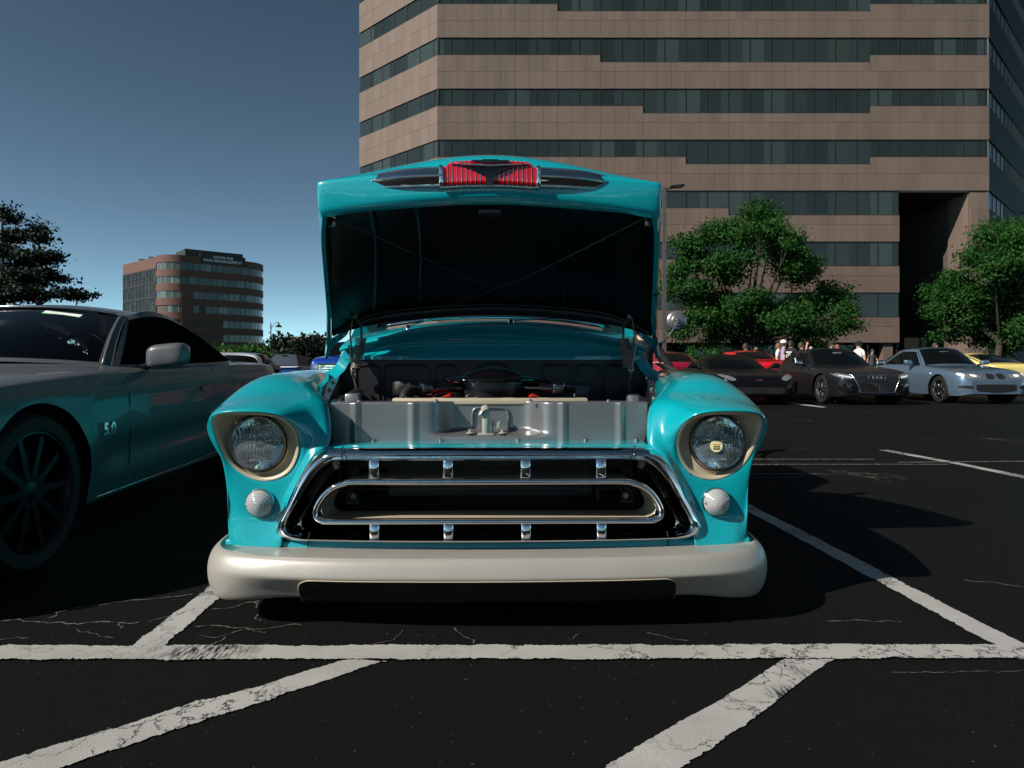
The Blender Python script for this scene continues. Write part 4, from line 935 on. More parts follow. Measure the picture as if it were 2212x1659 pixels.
        for wn in g['win']:
            u0, u1, bot, tp = wn
            for sg in (1, -1):
                rows = []
                for k in range(33):
                    u = u0+(u1-u0)*k/32; rows.append([V((sg*(q.x+.006), q.y, q.z+.001)) for q in (s.side(u, lerp(bot, u)+(lerp(tp, u)-lerp(bot, u))*j/8) for j in range(9))])
                wo = put('side_window', *grid(rows), M['car_glass'], s.t, 180)
                if g.get('trim'):
                    lp_ = [r[0] for r in rows]+[r[-1] for r in reversed(rows)]; put('window_trim', *tube([q+V((sg*.003, 0, 0)) for q in lp_], .009, 5, True), M['chrome_worn'], wo, 180)
    def wheels(s):
        P = s.P
        for i, c in enumerate(P['axles']):
            for sd in (-1, 1): make_wheel(s.t, (sd*(s.w(c)*.955-P['ww']*.5+.02), c, P['wr']), P['wr'], P['ww'], P['rim'], sd, P.get('spokes', 10), P.get('rimr'), P.get('disc', True))
    def decal(s, name, pts, mat, d=(0, 1, 0), off=.004, par=None, rings=5, sub=4, both=False, smooth=60):
        """panel let into the skin: outline in the two axes across direction d, cast onto the body"""
        d = V(d); res = []
        def place(a, b_):
            o = V((a, -3, b_)) if d.y > 0 else (V((a, s.P['L']+3, b_)) if d.y < 0 else V((math.copysign(3, -d.x), a, b_)))
            h = s.bvh.ray_cast(o, d); return h
        out_ = cat([V((p[0], p[1], 0)) for p in pts], sub, True) if sub > 1 else [V((p[0], p[1], 0)) for p in pts]
        cx_ = sum(p.x for p in out_)/len(out_); cy_ = sum(p.y for p in out_)/len(out_); rows = []
        for k in range(rings+1):
            q = 1-k/rings*.98; row = []
            for p in out_:
                h = place(cx_+(p.x-cx_)*q, cy_+(p.y-cy_)*q)
                if h[0] is None: return None
                row.append(h[0]-d*off)
            rows.append(row)
        rows.insert(0, [p+d*off*1.5 for p in rows[0]])
        v, f = grid(rows, False, True); f.append(tuple(range(len(v)-len(out_), len(v))))
        o = put(name, v, f, M[mat], par or s.t, smooth)
        if both: put(name, *flipx((v, f)), M[mat], par or s.t, smooth)
        return o
    def seam(s, pts, side=1, name='door_seam', r=.003, mat='seam', par=None):
        res = []
        for a, b_ in pts:
            h = s.bvh.ray_cast(V((3*side, a, b_)), V((-side, 0, 0)))
            if h[0] is not None: res.append(h[0]+V((side*.0005, 0, 0)))
        if len(res) > 1: return put(name, *tube(res, r, 6), M[mat], par or s.t, 180)
def mirror_part(car, c, s, size=(.24, .12, .14), mat=None, stalk=.10):
    mb = MB(); x, y, z = size; rows = []
    for k in range(13):                                  # loaf-shaped shell
        u = -1+2*k/12; e = (1-abs(u)**5)**.5 if abs(u) < 1 else .05; e = max(e, .08)
        sq = lambda q: math.copysign(abs(q)**.55, q); rows.append([V((c[0]+u*x/2, c[1]+sq(math.cos(a))*y/2*e, c[2]+(sq(math.sin(a))*z/2*e if math.sin(a) > 0 else sq(math.sin(a))*z*.40*e)+.012*u*s)) for a in [2*math.pi*j/24 for j in range(24)]])
    v, f = grid(rows, False, True); f.append(tuple(range(24))); f.append(tuple(range(len(v)-24, len(v)))); 
    o = put('door_mirror', v, f, mat or car.m, car.t, 50)
    put('mirror_stalk', *tube([V((c[0]-s*x*.45, c[1]+.01, c[2]-z*.30)), V((c[0]-s*(x*.5+stalk), c[1]+.03, c[2]-z*.55))], .022, 8, sx=1.4), M['gloss_black'], o)
    return o
# --- silver fastback coupe in the next bay
def mus_sculpt(y, z):
    e = max(0, min(1, (y-1.30)/.25))*max(0, min(1, (3.55-y)/.5)); d = 0
    d -= .030*e*math.exp(-((z-(.43+.03*(y-1.3)))/.075)**2)
    d += .012*math.exp(-((z-(.745+.012*y))/.03)**2)*max(0, min(1, (y-.4)/.8))
    h = max(0, 1-abs(y-4.05)/.9); d += .055*h*max(0, 1-abs(z-.66)/.28)
    return d
MP = dict(L=4.78, paint='silver', axles=(.90, 3.62), wr=.345, ar=.385, ww=.25, rim='dark_rim', spokes=10, rimr=.262, disc=False, flare=.012, crown=.42,
    plan=[(0, .60), (.04, .68), (.12, .78), (.28, .88), (.55, .935), (1.0, .945), (2.2, .935), (3.2, .94), (4.0, .945), (4.45, .90), (4.68, .83), (4.78, .74)],
    bottom=[(0, .25), (.15, .20), (.6, .20), (1.4, .215), (3.1, .235), (4.1, .26), (4.6, .32), (4.78, .36)],
    belt=[(0, .52), (.06, .62), (.2, .70), (.5, .775), (.95, .815), (1.5, .845), (2.3, .865), (3.2, .895), (4.0, .90), (4.5, .885), (4.72, .85), (4.78, .78)],
    top=[(0, .56), (.06, .66), (.2, .745), (.6, .83), (1.1, .875), (1.62, .905), (3.0, .90), (4.2, .935), (4.6, .93), (4.74, .90), (4.78, .82)],
    sculpt=mus_sculpt,
    gh=dict(wb=.77, yc=1.50, yc_s=1.80, zc=.918, zb=.885, wr=.545, yh=2.32, hb=.10, zh=1.268, cr=.050, wrr=.50, yr=3.15, zr=1.275, wd=.55, yd=4.32, zd=.945, db=.18, dd=.01, arch=.035, bbulge=.055,
        rail=[(.585, 2.62, 1.262), (.575, 2.95, 1.252)], beltline=[(.80, 2.4, .885), (.80, 3.1, .90), (.72, 3.8, .92)], open=True, bu=.84,
        win=[(.045, .86, [(0, .05), (1, .05)], [(0, .90), (.5, .90), (.66, .80), (.80, .38), (.86, .08)])]))
mus = Car('coupe_car', 'silver grey fastback coupe parked in the bay beside the truck', (-2.93, 2.06, 0), .046, MP)
for c_ in mus.t.children:
    if c_.name.startswith('side_window'): c_.data.materials[0] = M['tinted']
put('windscreen_moulding', *tube([mus.wind(-.95+1.9*k/24, .965)+V((0, -.004, .006)) for k in range(25)], .009, 6), M['chrome_worn'], mus.t, 180)
for sg in (1, -1):
    put('pillar_moulding', *tube([mus.wind(sg*.955, .03+.93*k/10)+V((0, -.006, .004)) for k in range(11)], .007, 6), M['satin_grey'], mus.t, 180)
    mirror_part(mus, (sg*1.005, 1.97, .945), sg, (.25, .13, .155))
    mus.seam([(1.62, .86), (1.66, .75), (1.67, .55), (1.70, .36), (1.78, .26)], sg); mus.seam([(2.92, .88), (2.96, .7), (2.98, .5), (2.86, .33)], sg)
    mus.seam([(.12, .50), (.35, .495), (.52, .50)], sg, 'bumper_seam'); mus.seam([(1.40, .232), (2.0, .238), (2.6, .245), (3.1, .27)], sg, 'sill_trim', .004, 'chrome_worn')
    mus.decal('door_handle', [(2.62, .735), (2.66, .755), (2.82, .765), (2.86, .745), (2.82, .725), (2.66, .722)], 'silver', (-sg, 0, 0), .014)
    mus.decal('side_marker', [(.40, .60), (.55, .63), (.56, .60), (.41, .575)], 'amber', (-sg, 0, 0), .003)
# the 5.0 badge on the wing
v, f = text_mesh('5.0', .085, .006, .003); v2 = []
for p in v:
    h = mus.bvh.ray_cast(V((3, 1.435+p.x*1.15, .57+p.y)), V((-1, 0, 0))); v2.append((h[0] if h[0] else V((.94, 1.435+p.x, .57+p.y)))+V((.004+p.z, 0, 0)))
put('badge', v2, f, M['chrome_worn'], mus.t, None)
mb = MB()                                           # bonnet crease lines
for x in (-.34, .34): mb.add(tube([V((x*1.5, .35, .74)), V((x*1.35, .8, .838)), V((x*1.15, 1.2, .885)), V((x*1.1, 1.45, .90))], .012, 8, sz=.5))
put('hood_crease', mb.v, mb.f, mus.m, mus.t, 180)
mb = MB(); mb.add(rbox((0, 1.92, .82), (1.36, .44, .14), .03)); mb.add(box((0, 2.9, .45), (1.5, 2.0, .4))); put('dashboard', mb.v, mb.f, M['interior'], mus.t)
for sg in (1, -1):
    st_ = put('seat', *rbox((sg*.36, 2.75, .80), (.50, .16, .62), .06, 3, Matrix.Rotation(-.25, 3, 'X')), M['interior'], mus.t)
    put('headrest', *rbox((sg*.36, 2.84, 1.115), (.24, .09, .15), .035, 3), M['seat_grey' if sg < 0 else 'interior'], st_)
sw = V((.36, 2.22, .925)); put('steering_wheel', *tube([sw+V((math.cos(a)*.18, math.sin(a)*.06, math.sin(a)*.17)) for a in [2*math.pi*k/28 for k in range(28)]], .014, 8, True), M['gloss_black'], mus.t, 180)
put('rear_view_mirror', *rbox((.0, 2.20, 1.16), (.24, .03, .06), .012), M['gloss_black'], mus.t)
q = mus.wind(.24, .82)+V((0, .012, -.008)); q2 = mus.wind(.60, .78)+V((0, .012, -.010))
put('window_card', *prism([(0, 0), (1, 0), (1, 1), (0, 1)], 0, 1, lambda a, b_, d: q.lerp(q2, a)+V((.02*b_, b_*.028+d*.001, b_*.026))), M['white_card'], mus.t, None)
put('card_stripe', *prism([(0, 0), (1, 0), (1, .5), (0, .5)], 0, 1, lambda a, b_, d: q.lerp(q2, a)+V((.02*b_, b_*.028-.002+d*.001, b_*.026))), M['green_card'], mus.t, None)
mb = MB()                                           # rear spoiler on two feet
mb.add(tube(cat([V((-.70, 4.60, .93)), V((-.62, 4.66, .985)), V((-.3, 4.70, 1.0)), V((.3, 4.70, 1.0)), V((.62, 4.66, .985)), V((.70, 4.60, .93))], 5), .03, 8, sz=.35)); 
mb.v = []; mb.f = []; mb.m = []
sp_ = cat([V((-.74, 4.52, .905)), V((-.70, 4.60, .965)), V((-.60, 4.66, 1.0)), V((-.3, 4.70, 1.012)), V((.3, 4.70, 1.012)), V((.60, 4.66, 1.0)), V((.70, 4.60, .965)), V((.74, 4.52, .905))], 5)
mb.add(grid([[p+V((0, .07, .004)), p+V((0, .02, .014)), p+V((0, -.06, .002)), p+V((0, -.055, -.012)), p+V((0, .06, -.010)), p+V((0, .07, .004))] for p in sp_])); put('spoiler', mb.v, mb.f, M['white_trim_sunlit_wing'], mus.t, 60)  # silver spoiler coloured white: the sun on it is put into the colour
# --- generic profiles for the row across the lane
def profile(L, W, hb, zt, **k):
    h = W/2
    P = dict(L=L, axles=k['axles'], wr=k.get('wr', .33), ar=k.get('wr', .33)+.04, ww=.23, rim=k.get('rim', 'alu_rim'), spokes=k.get('spokes', 5), rimr=k.get('rimr'), paint=k['paint'], crown=k.get('crown', .42),
        plan=[(0, h*.66), (.04, h*.76), (.12, h*.86), (.3, h*.94), (.6, h*.985), (1.2, h), (L-1.3, h), (L-.5, h*.96), (L-.15, h*.88), (L-.03, h*.78), (L, h*.70)],
        bottom=[(0, .24), (.2, .19), (L-.5, .22), (L, .32)],
        belt=[(0, hb*.60), (.05, hb*.70), (.18, hb*.78), (.5, hb*.86), (1.1, hb*.93), (1.8, hb), (L-1.2, hb*1.04), (L-.3, hb*1.04), (L-.06, hb*1.0), (L, hb*.9)],
        top=[(0, hb*.64), (.05, hb*.75), (.18, hb*.84), (.5, hb*.93), (1.1, hb*1.0), (1.6, hb*1.05), (L-1.2, hb*1.06), (L-.3, hb*1.09), (L-.06, hb*1.05), (L, hb*.94)])
    P['gh'] = dict(wb=h*.80, yc=k['yc'], yc_s=k['yc']+.25, zc=hb*1.05, zb=hb*1.0, wr=h*.60, yh=k['yh'], zh=zt-.02, cr=.05, wrr=h*.57, yr=k['yr'], zr=zt-.03, wd=h*.70, yd=k['yd'], zd=hb*1.07, dd=.02, arch=.03,
        beltline=[(h*.86, (k['yc']+k['yd'])/2, hb*1.03)], rail=[(h*.64, (k['yh']+k['yr'])/2, zt-.065)], trim=k.get('trim', False), win=k['win'])
    return P
W1 = [(.06, .46, [(0, .08), (1, .08)], [(0, .88), (1, .88)]), (.48, .85, [(0, .08), (1, .08)], [(0, .88), (.6, .86), (.75, .62), (.86, .14)])]
W2 = [(.06, .86, [(0, .08), (1, .08)], [(0, .88), (.55, .88), (.72, .70), (.86, .14)])]
def arcs(pts, s=1): return [(a*s, b_) for a, b_ in pts]
# gunmetal coupe with the big shield grille
aud = Car('coupe_car', 'gunmetal coupe with a shield grille and four rings, second from the right', (8.27, 15.72, 0), 0, profile(4.62, 1.86, .87, 1.37, axles=(.86, 3.61), yc=1.42, yh=2.25, yr=3.35, yd=4.15, paint='gun_paint', trim=True, win=W1, wr=.345, rimr=.25, spokes=5))
aud.decal('grille', [(-.50, .70), (.50, .70), (.52, .66), (.40, .34), (.33, .29), (-.33, .29), (-.40, .34), (-.52, .66)], 'matt_black', off=.010, sub=3)
for k in range(2):
    pts = [(-.50, .70), (.50, .70), (.52, .66), (.40, .34), (.33, .29), (-.33, .29), (-.40, .34), (-.52, .66)]; out_ = cat([V((p[0], p[1], 0)) for p in pts], 4, True)
    if k == 0:
        hh = [aud.bvh.ray_cast(V((p.x, -3, p.y)), V((0, 1, 0)))[0] for p in out_]; put('grille_frame', *tube([p+V((0, -.012, 0)) for p in hh if p], .010, 6, True), M['chrome_worn'], aud.t, 180)
for k in range(4):
    x = -.135+.09*k; h = aud.bvh.ray_cast(V((x, -3, .625)), V((0, 1, 0)))[0]
    put('ring_badge', *tube([h+V((math.cos(a)*.058, -.022, math.sin(a)*.058)) for a in [2*math.pi*j/20 for j in range(20)]], .009, 6, True), M['chrome'], aud.t, 180)
mb = MB()
for k in range(7):
    zz = .34+.05*k; xx = .36+.02*k
    pts_ = [aud.bvh.ray_cast(V((-xx+2*xx*j/8, -3, zz)), V((0, 1, 0)))[0] for j in range(9)]
    mb.add(tube([p+V((0, -.013, 0)) for p in pts_ if p], .006, 4))
for k in range(17):
    xx = -.40+.05*k; zt_ = .685 if abs(xx) < .3 else .66
    pts_ = [aud.bvh.ray_cast(V((xx*(.82+.18*j/4), -3, .31+(zt_-.31)*j/4)), V((0, 1, 0)))[0] for j in range(5)]; mb.add(tube([p+V((0, -.013, 0)) for p in pts_ if p], .005, 4))
put('grille_mesh', mb.v, mb.f, M['gloss_black'], aud.t)['kind'] = 'stuff'
hl = aud.decal('headlight', [(.50, .655), (.62, .70), (.80, .735), (.87, .72), (.80, .64), (.62, .60), (.54, .61)], 'lamp_unit', both=True, off=.008)
aud.decal('daytime_light', [(.56, .645), (.66, .665), (.80, .69), (.78, .672), (.66, .645), (.57, .628)], 'white_card', both=True, off=.014)
aud.decal('lower_intake', [(.46, .46), (.72, .48), (.80, .44), (.76, .30), (.56, .27), (.48, .30)], 'gloss_black', both=True, off=.006)
aud.decal('splitter', [(-.66, .235), (.66, .235), (.66, .222), (-.66, .222)], 'alu_rim', off=.012, sub=1)
# ice-blue coupe with twin kidney openings
bmw = Car('coupe_car', 'ice blue coupe with twin oval grilles and bright front wheel', (11.27, 16.15, 0), 0, profile(4.50, 1.78, .88, 1.40, axles=(.80, 3.53), yc=1.45, yh=2.20, yr=3.15, yd=4.0, paint='blue_paint', win=W2, wr=.33, rimr=.235, spokes=7))
bmw.decal('kidney_grille', [(.03, .69), (.09, .715), (.19, .71), (.215, .66), (.19, .60), (.08, .595), (.035, .63)], 'matt_black', both=True, off=.012)
bmw.decal('headlight', [(.34, .69), (.50, .715), (.70, .74), (.82, .74), (.80, .67), (.66, .61), (.48, .60), (.36, .62)], 'lamp_unit', both=True, off=.008)
bmw.decal('headlight_bulb', [(.68, .72), (.77, .73), (.78, .68), (.70, .65)], 'white_card', both=True, off=.016)
bmw.decal('headlight_bulb', [(.44, .69), (.56, .70), (.55, .65), (.45, .64)], 'white_card', both=True, off=.016)
bmw.decal('lower_grille', [(-.40, .46), (.40, .46), (.46, .42), (.38, .30), (-.38, .30), (-.46, .42)], 'matt_black', off=.008)
bmw.decal('fog_duct', [(.52, .40), (.62, .44), (.76, .43), (.80, .40), (.70, .37), (.56, .37)], 'matt_black', both=True, off=.006)
bmw.decal('side_repeater', [(1.05, .715), (1.09, .73), (1.13, .715), (1.09, .70)], 'white_card', (1, 0, 0), off=.006)
# black low sports car
vet = Car('sports_car', 'low black sports car behind the right fender of the truck', (5.62, 15.75, 0), 0, profile(4.44, 1.90, .80, 1.20, axles=(.92, 3.60), yc=1.40, yh=2.20, yr=3.0, yd=4.1, paint='blk_paint', win=W2, wr=.33, rimr=.245, spokes=5, rim='dark_rim'))
vet.decal('headlight', [(.52, .60), (.62, .665), (.78, .71), (.84, .69), (.76, .62), (.60, .56)], 'lamp_unit', both=True, off=.006)
vet.decal('lower_grille', [(-.5, .40), (.5, .40), (.56, .34), (.46, .27), (-.46, .27), (-.56, .34)], 'matt_black', off=.006)
vet.decal('nose_badge', [(-.09, .575), (.0, .60), (.09, .575), (0, .55)], 'chrome_worn', off=.008); vet.decal('badge_red', [(.01, .575), (.06, .585), (.08, .572), (.03, .562)], 'tail_red', off=.014)
for c, lab in ((aud, 0), (bmw, 1), (vet, 2)):
    w_ = c.w(1.7); mm = {0: M['chrome_worn'], 1: M['blue_paint'], 2: M['blk_paint']}[lab]
    for sg in (1, -1):
        mirror_part(c, (sg*(w_+.10), c.P['gh']['yc']+.42, c.P['gh']['zb']+.10), sg, (.22, .13, .14), mm)
        for yy in (c.P['gh']['yc']+.12, c.P['gh']['yc']+1.42): c.seam([(yy, .82), (yy+.03, .6), (yy, .34)], sg, r=.005)
        c.decal('door_handle', [(c.P['gh']['yc']+1.08, .705), (c.P['gh']['yc']+1.26, .715), (c.P['gh']['yc']+1.26, .685), (c.P['gh']['yc']+1.08, .68)], 'gloss_black' if lab != 0 else 'chrome_worn', (-sg, 0, 0), .012)
    put('rear_view_mirror', *rbox((0, c.P['gh']['yc']+.52, c.P['gh']['zh']-.13), (.22, .03, .06), .012), M['seat_grey'], c.t)
    c.decal('number_plate', [(-.15, .34), (.15, .34), (.15, .28), (-.15, .28)], 'satin_black', off=.014, sub=1)
# cars of the next row, tails towards us
def tails(c, lampm, zz, hw):
    L = c.P['L']
    c.decal('tail_lamp', [(hw-.24, zz+.05), (hw, zz+.05), (hw-.01, zz-.05), (hw-.24, zz-.05)], lampm, (0, -1, 0), .008, both=True)
    c.decal('number_plate', [(-.16, .58), (.16, .58), (.16, .46), (-.16, .46)], 'plate', (0, -1, 0), .008, sub=1)
red = Car('coupe_car', 'bright red coupe seen from behind, between the black and gunmetal cars', (7.55, 25.3, 0), R(180), profile(4.75, 1.86, .96, 1.40, axles=(.9, 3.7), yc=1.55, yh=2.3, yr=3.2, yd=4.15, paint='red_paint', win=W2))
tails(red, 'tail_red', .80, .80)
put('spoiler', *tube(cat([V((-.78, 4.60, .98)), V((-.5, 4.66, 1.06)), V((.5, 4.66, 1.06)), V((.78, 4.60, .98))], 5), .05, 8, sz=.4), red.m, red.t, 60)
dkr = Car('coupe_car', 'dark red car half hidden behind the truck mirror', (5.05, 25.2, 0), R(180), profile(4.6, 1.80, .93, 1.36, axles=(.9, 3.6), yc=1.5, yh=2.2, yr=3.1, yd=4.0, paint='dkred_paint', win=W2))
tails(dkr, 'tail_red', .76, .76)
yel = Car('sports_car', 'pale yellow coupe at the right edge seen from behind', (15.3, 25.4, 0), R(180), profile(4.40, 1.80, .90, 1.33, axles=(.9, 3.3), yc=1.35, yh=2.05, yr=2.7, yd=3.95, paint='yellow_paint', win=W2))
tails(yel, 'tail_red', .74, .74)
# ---------------------------------------------------------------- large office block
def cell_mat(name, col, var, cell, rough=.8, metal=0, bump=.15, grain=90, gl=0):
    m, t, b, o = nodes(name)
    geo = t.nodes.new('ShaderNodeNewGeometry'); sn = t.nodes.new('ShaderNodeVectorMath'); sn.operation = 'SNAP'; sn.inputs[1].default_value = cell
    off = t.nodes.new('ShaderNodeVectorMath'); off.operation = 'ADD'; off.inputs[1].default_value = (.31, .5, .0); t.links.new(geo.outputs['Position'], off.inputs[0]); t.links.new(off.outputs[0], sn.inputs[0])
    wn = t.nodes.new('ShaderNodeTexWhiteNoise'); wn.noise_dimensions = '3D'; t.links.new(sn.outputs[0], wn.inputs['Vector'])
    stops = [(0, tuple(x*(1-var) for x in col)), (.5, col), (1, tuple(min(1, x*(1+var)) for x in col))]
    if gl: stops = [(0, tuple(x*.5 for x in col)), (.55, col), (.80, tuple(x*1.5 for x in col)), (.93, tuple(x*2.6 for x in col))]
    c = ramp(t, wn.outputs['Value'], stops).outputs[0]
    mpz = t.nodes.new('ShaderNodeMapping'); mpz.inputs['Scale'].default_value = (1.6, 1.6, .22); t.links.new(geo.outputs['Position'], mpz.inputs[0]); st = noise(t, .9, 6, .68, mpz.outputs[0]); c = mixc(t, .35, c, ramp(t, st.outputs[0], [(.3, tuple(x*.72 for x in col)), (.7, tuple(x*1.15 for x in col))]).outputs[0])
    gr = noise(t, grain, 3, .7); c = mixc(t, .25, c, ramp(t, gr.outputs[0], [(.3, tuple(x*.6 for x in col)), (.7, tuple(min(1, x*1.35) for x in col))]).outputs[0])
    t.links.new(c, b.inputs['Base Color']); b.inputs['Roughness'].default_value = rough; b.inputs['Metallic'].default_value = metal
    if gl: b.inputs['Coat Weight'].default_value = gl*.5; b.inputs['Specular IOR Level'].default_value = .25
    bp = t.nodes.new('ShaderNodeBump'); bp.inputs['Strength'].default_value = bump; bp.inputs['Distance'].default_value = .02; t.links.new((st if gl else gr).outputs[0], bp.inputs['Height']); t.links.new(bp.outputs[0], b.inputs['Normal'])
    return m
M['granite'] = cell_mat('granite_panel', (.138, .096, .075), .20, (1.067, 50, 1.28))
M['granite_side'] = cell_mat('granite_panel_side', (.150, .106, .083), .16, (.75, .75, 1.28))
M['shaded_face'] = pm('shaded_spandrel_glass', (.012, .017, .019), .65, 0, 0, .2, .4, spec=.1)  # shade on the receding right face is put into this dark colour
M['dark_pane'] = pm('dark_side_pane', (.020, .032, .040), .35, 0, 0, .2, .4, spec=.2)
M['recess_glass'] = pm('recess_glass', (.10, .13, .11), .3, 0, .3, .3, 1)
M['office_glass'] = cell_mat('office_glass', (.022, .030, .028), .35, (1.6, 50, 3.82), .06, 0, .02, 4, 1)
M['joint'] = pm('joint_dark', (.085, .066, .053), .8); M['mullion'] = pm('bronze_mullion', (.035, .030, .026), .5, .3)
M['dark_recess'] = pm('dark_panel', (.030, .028, .027), .6, 0, 0, .2, 1.5); M['green_glass'] = pm('green_glass', (.02, .10, .045), .1, 0, 1)
M['shop_glass'] = pm('shopfront_glass', (.010, .013, .012), .05, 0, 1, .4, .4)
blk = thing('office_building', 'brown granite office tower with stepped dark window bands behind the truck', 'building', (0, 0, 0))
BX0, BX1, BY0, ST, ZK = -5.58, 35.74, 52.0, 3.82, 6.4
TH, TK = 1.316, 1.85
corners = [(-13.05, 59.3), (BX0, BY0), (BX1, BY0), (50, 66.3), (50, 90), (-13.05, 90)]
# core volume, set back behind cladding (kept out of the recess)
ZT = ZK+ST*7.6
def slab(pts, z0, z1): return prism(pts, z0, z1, lambda a, b_, d: (a, b_, d))
core = [(-12.9, 59.45), (BX0+.05, BY0+.14), (29.0, BY0+.14), (29.0, 64), (34.4, 64), (34.4, BY0+.14), (BX1-.05, BY0+.14), (49.8, 66.4), (49.8, 89), (-12.9, 89)]
mb = MB(); mb.add(slab(core, 2.66, 14.0)); mb.add(slab([(-12.9, 59.45), (BX0+.05, BY0+.14), (BX1-.05, BY0+.14), (49.8, 66.4), (49.8, 89), (-12.9, 89)], 14.01, ZT))
mb.add(slab([(-11, 62), (BX0+.5, BY0+2.6), (29, BY0+2.6), (29, 64), (34.2, 64), (34.4, 54), (49.5, 66.6), (49.5, 88), (-11, 88)], 0, 2.66))
put('wall_core', mb.v, mb.f, M['joint'], blk, None)
pm_cache = {}
def piece(name, key, w_, h_, d_, mat, M4):
    if key not in pm_cache:
        o = put(name, *box((0, 0, 0), (w_, d_, h_)), mat, blk, None); pm_cache[key] = o.data
    else:
        o = bpy.data.objects.new(name, pm_cache[key]); COL.objects.link(o); o.parent = blk
    o.matrix_local = M4; return o
def hidden(px, py): return (700 < px < 1415 and py > 375) or py < -6 or (1450 < px < 1850 and py > 470)
def step(k): return 3.41+3.2*(6-k)
edges = [BX0]+[-6.19+1.067*j for j in range(1, 60) if -6.19+1.067*j < BX1-.2]+[BX1]
panels, panes = [], []
for k in range(-1, 8):
    zk = ZK+ST*k; 
    for i in range(len(edges)-1):
        x0, x1 = edges[i], edges[i+1]; xc = (x0+x1)/2
        if 29.0 < xc < 34.2 and zk < 13.5: continue
        if k == -1: rowsz = [(2.66, 3.86), (3.86, ZK-(TK if step(0) < xc < 29 else TH))]
        else: rowsz = [(zk, zk+1.28), (zk+1.28, zk+ST-(TK if step(k+1) < xc < (27.41 if k+1 > 2 else 29.0) else TH))]
        if zk+ST > 13.5 and zk < 13.5 and k != -1 and 29 < xc < 34.2: rowsz = []
        for z0, z1 in rowsz: panels.append((xc, (z0+z1)/2, x1-x0, z1-z0))
    if k >= 0:
        xs_ = [3.41+1.6*j for j in range(-6, 25)]; xs_ = [BX0]+[x for x in xs_ if BX0+.3 < x < BX1-.3]+[BX1]
        for i in range(len(xs_)-1):
            x0, x1 = xs_[i], xs_[i+1]; xc = (x0+x1)/2
            if xc > 29.0 and k <= 2: continue
            h = TK if step(k) < xc < (27.41 if k > 2 else 29.0) else TH
            panes.append((xc, zk-h/2, x1-x0, h))
def scr(x, y, z): return CX+x/y*F, HZ-(z-EYE)/y*F
vis = [p for p in panels if not hidden(*scr(p[0], BY0, p[1]))]; hid = [p for p in panels if hidden(*scr(p[0], BY0, p[1]))]
vis.sort(key=lambda p: (p[0]-8)**2+(p[1]-14)**2)
for p in vis[:250]:
    key = ('p', round(p[2], 2), round(p[3], 2))
    piece('panel', key, p[2]-.016, p[3]-.016, .10, M['granite'], Matrix.Translation((p[0], BY0+.05, p[1])))
rest = MB()
for p in vis[250:]+hid: rest.add(box((p[0], BY0+.05, p[1]), (p[2]-.016, .10, p[3]-.016)))
lf_u = V((-13.05-BX0, 59.3-BY0, 0)).normalized(); lf_n = V((-lf_u.y, lf_u.x, 0)); lf_n = lf_n if lf_n.y < 0 else -lf_n
LFL = (V((-13.05, 59.3))-V((BX0, BY0))).length; nleft = 0
mull = MB(); sills = MB(); glz = MB()
Rl = Matrix(((-lf_u.x, lf_n.x*-1, 0), (-lf_u.y, lf_n.y*-1, 0), (0, 0, 1))).to_4x4()
for k in range(-1, 8):
    zk = ZK+ST*k; cols_ = 10; cw = LFL/cols_
    for i in range(cols_):
        for z0, z1 in ((zk if k >= 0 else 2.66, zk+1.28), (zk+1.28, zk+ST-TH)):
            c = V((BX0, BY0, 0))+lf_u*(cw*(i+.5))-lf_n*.05+V((0, 0, (z0+z1)/2))
            if k >= 3 and nleft < 50 and not hidden(*scr(c.x, c.y, c.z)):
                piece('panel', ('l', round(z1-z0, 2)), cw-.016, z1-z0-.016, .10, M['granite_side'], Matrix.Translation(c) @ Rl); nleft += 1
            else: rest.add(xf(box((0, 0, 0), (cw-.016, .10, z1-z0-.016)), Matrix.Translation(c) @ Rl), 1)
    if k >= 0:
        e = [0]+[.55+1.65*j for j in range(6)]+[LFL]
        for i in range(len(e)-1):
            c = V((BX0, BY0, 0))+lf_u*((e[i]+e[i+1])/2)-lf_n*.11+V((0, 0, zk-TH/2))
            if not hidden(*scr(c.x, c.y, c.z)): piece('window_pane', ('lw', i in (0,), i == len(e)-2), e[i+1]-e[i]-.03, TH-.04, .03, M['office_glass'], Matrix.Translation(c) @ Rl)
            else: glz.add(xf(box((0, 0, 0), (e[i+1]-e[i]-.03, .03, TH-.04)), Matrix.Translation(c) @ Rl))
            mull.add(xf(box((0, 0, 0), (.05, .06, TH)), Matrix.Translation(V((BX0, BY0, 0))+lf_u*e[i]-lf_n*.08+V((0, 0, zk-TH/2))) @ Rl))
        sills.add(xf(box((0, 0, 0), (LFL, .05, .06)), Matrix.Translation(V((BX0, BY0, 0))+lf_u*LFL/2-lf_n*.06+V((0, 0, zk-TH+.03))) @ Rl))
for xc, zc, w_, h in panes:
    if not hidden(*scr(xc, BY0, zc)): piece('window_pane', ('w', round(w_, 2), round(h, 2)), w_-.03, h-.04, .03, M['office_glass'], Matrix.Translation((xc, BY0+.11, zc)))
    else: glz.add(box((xc, BY0+.11, zc), (w_-.03, .03, h-.04)))
    mull.add(box((xc-w_/2, BY0+.075, zc), (.05, .06, h))); sills.add(box((xc, BY0+.055, zc-h/2+.03), (w_, .06, .06)))
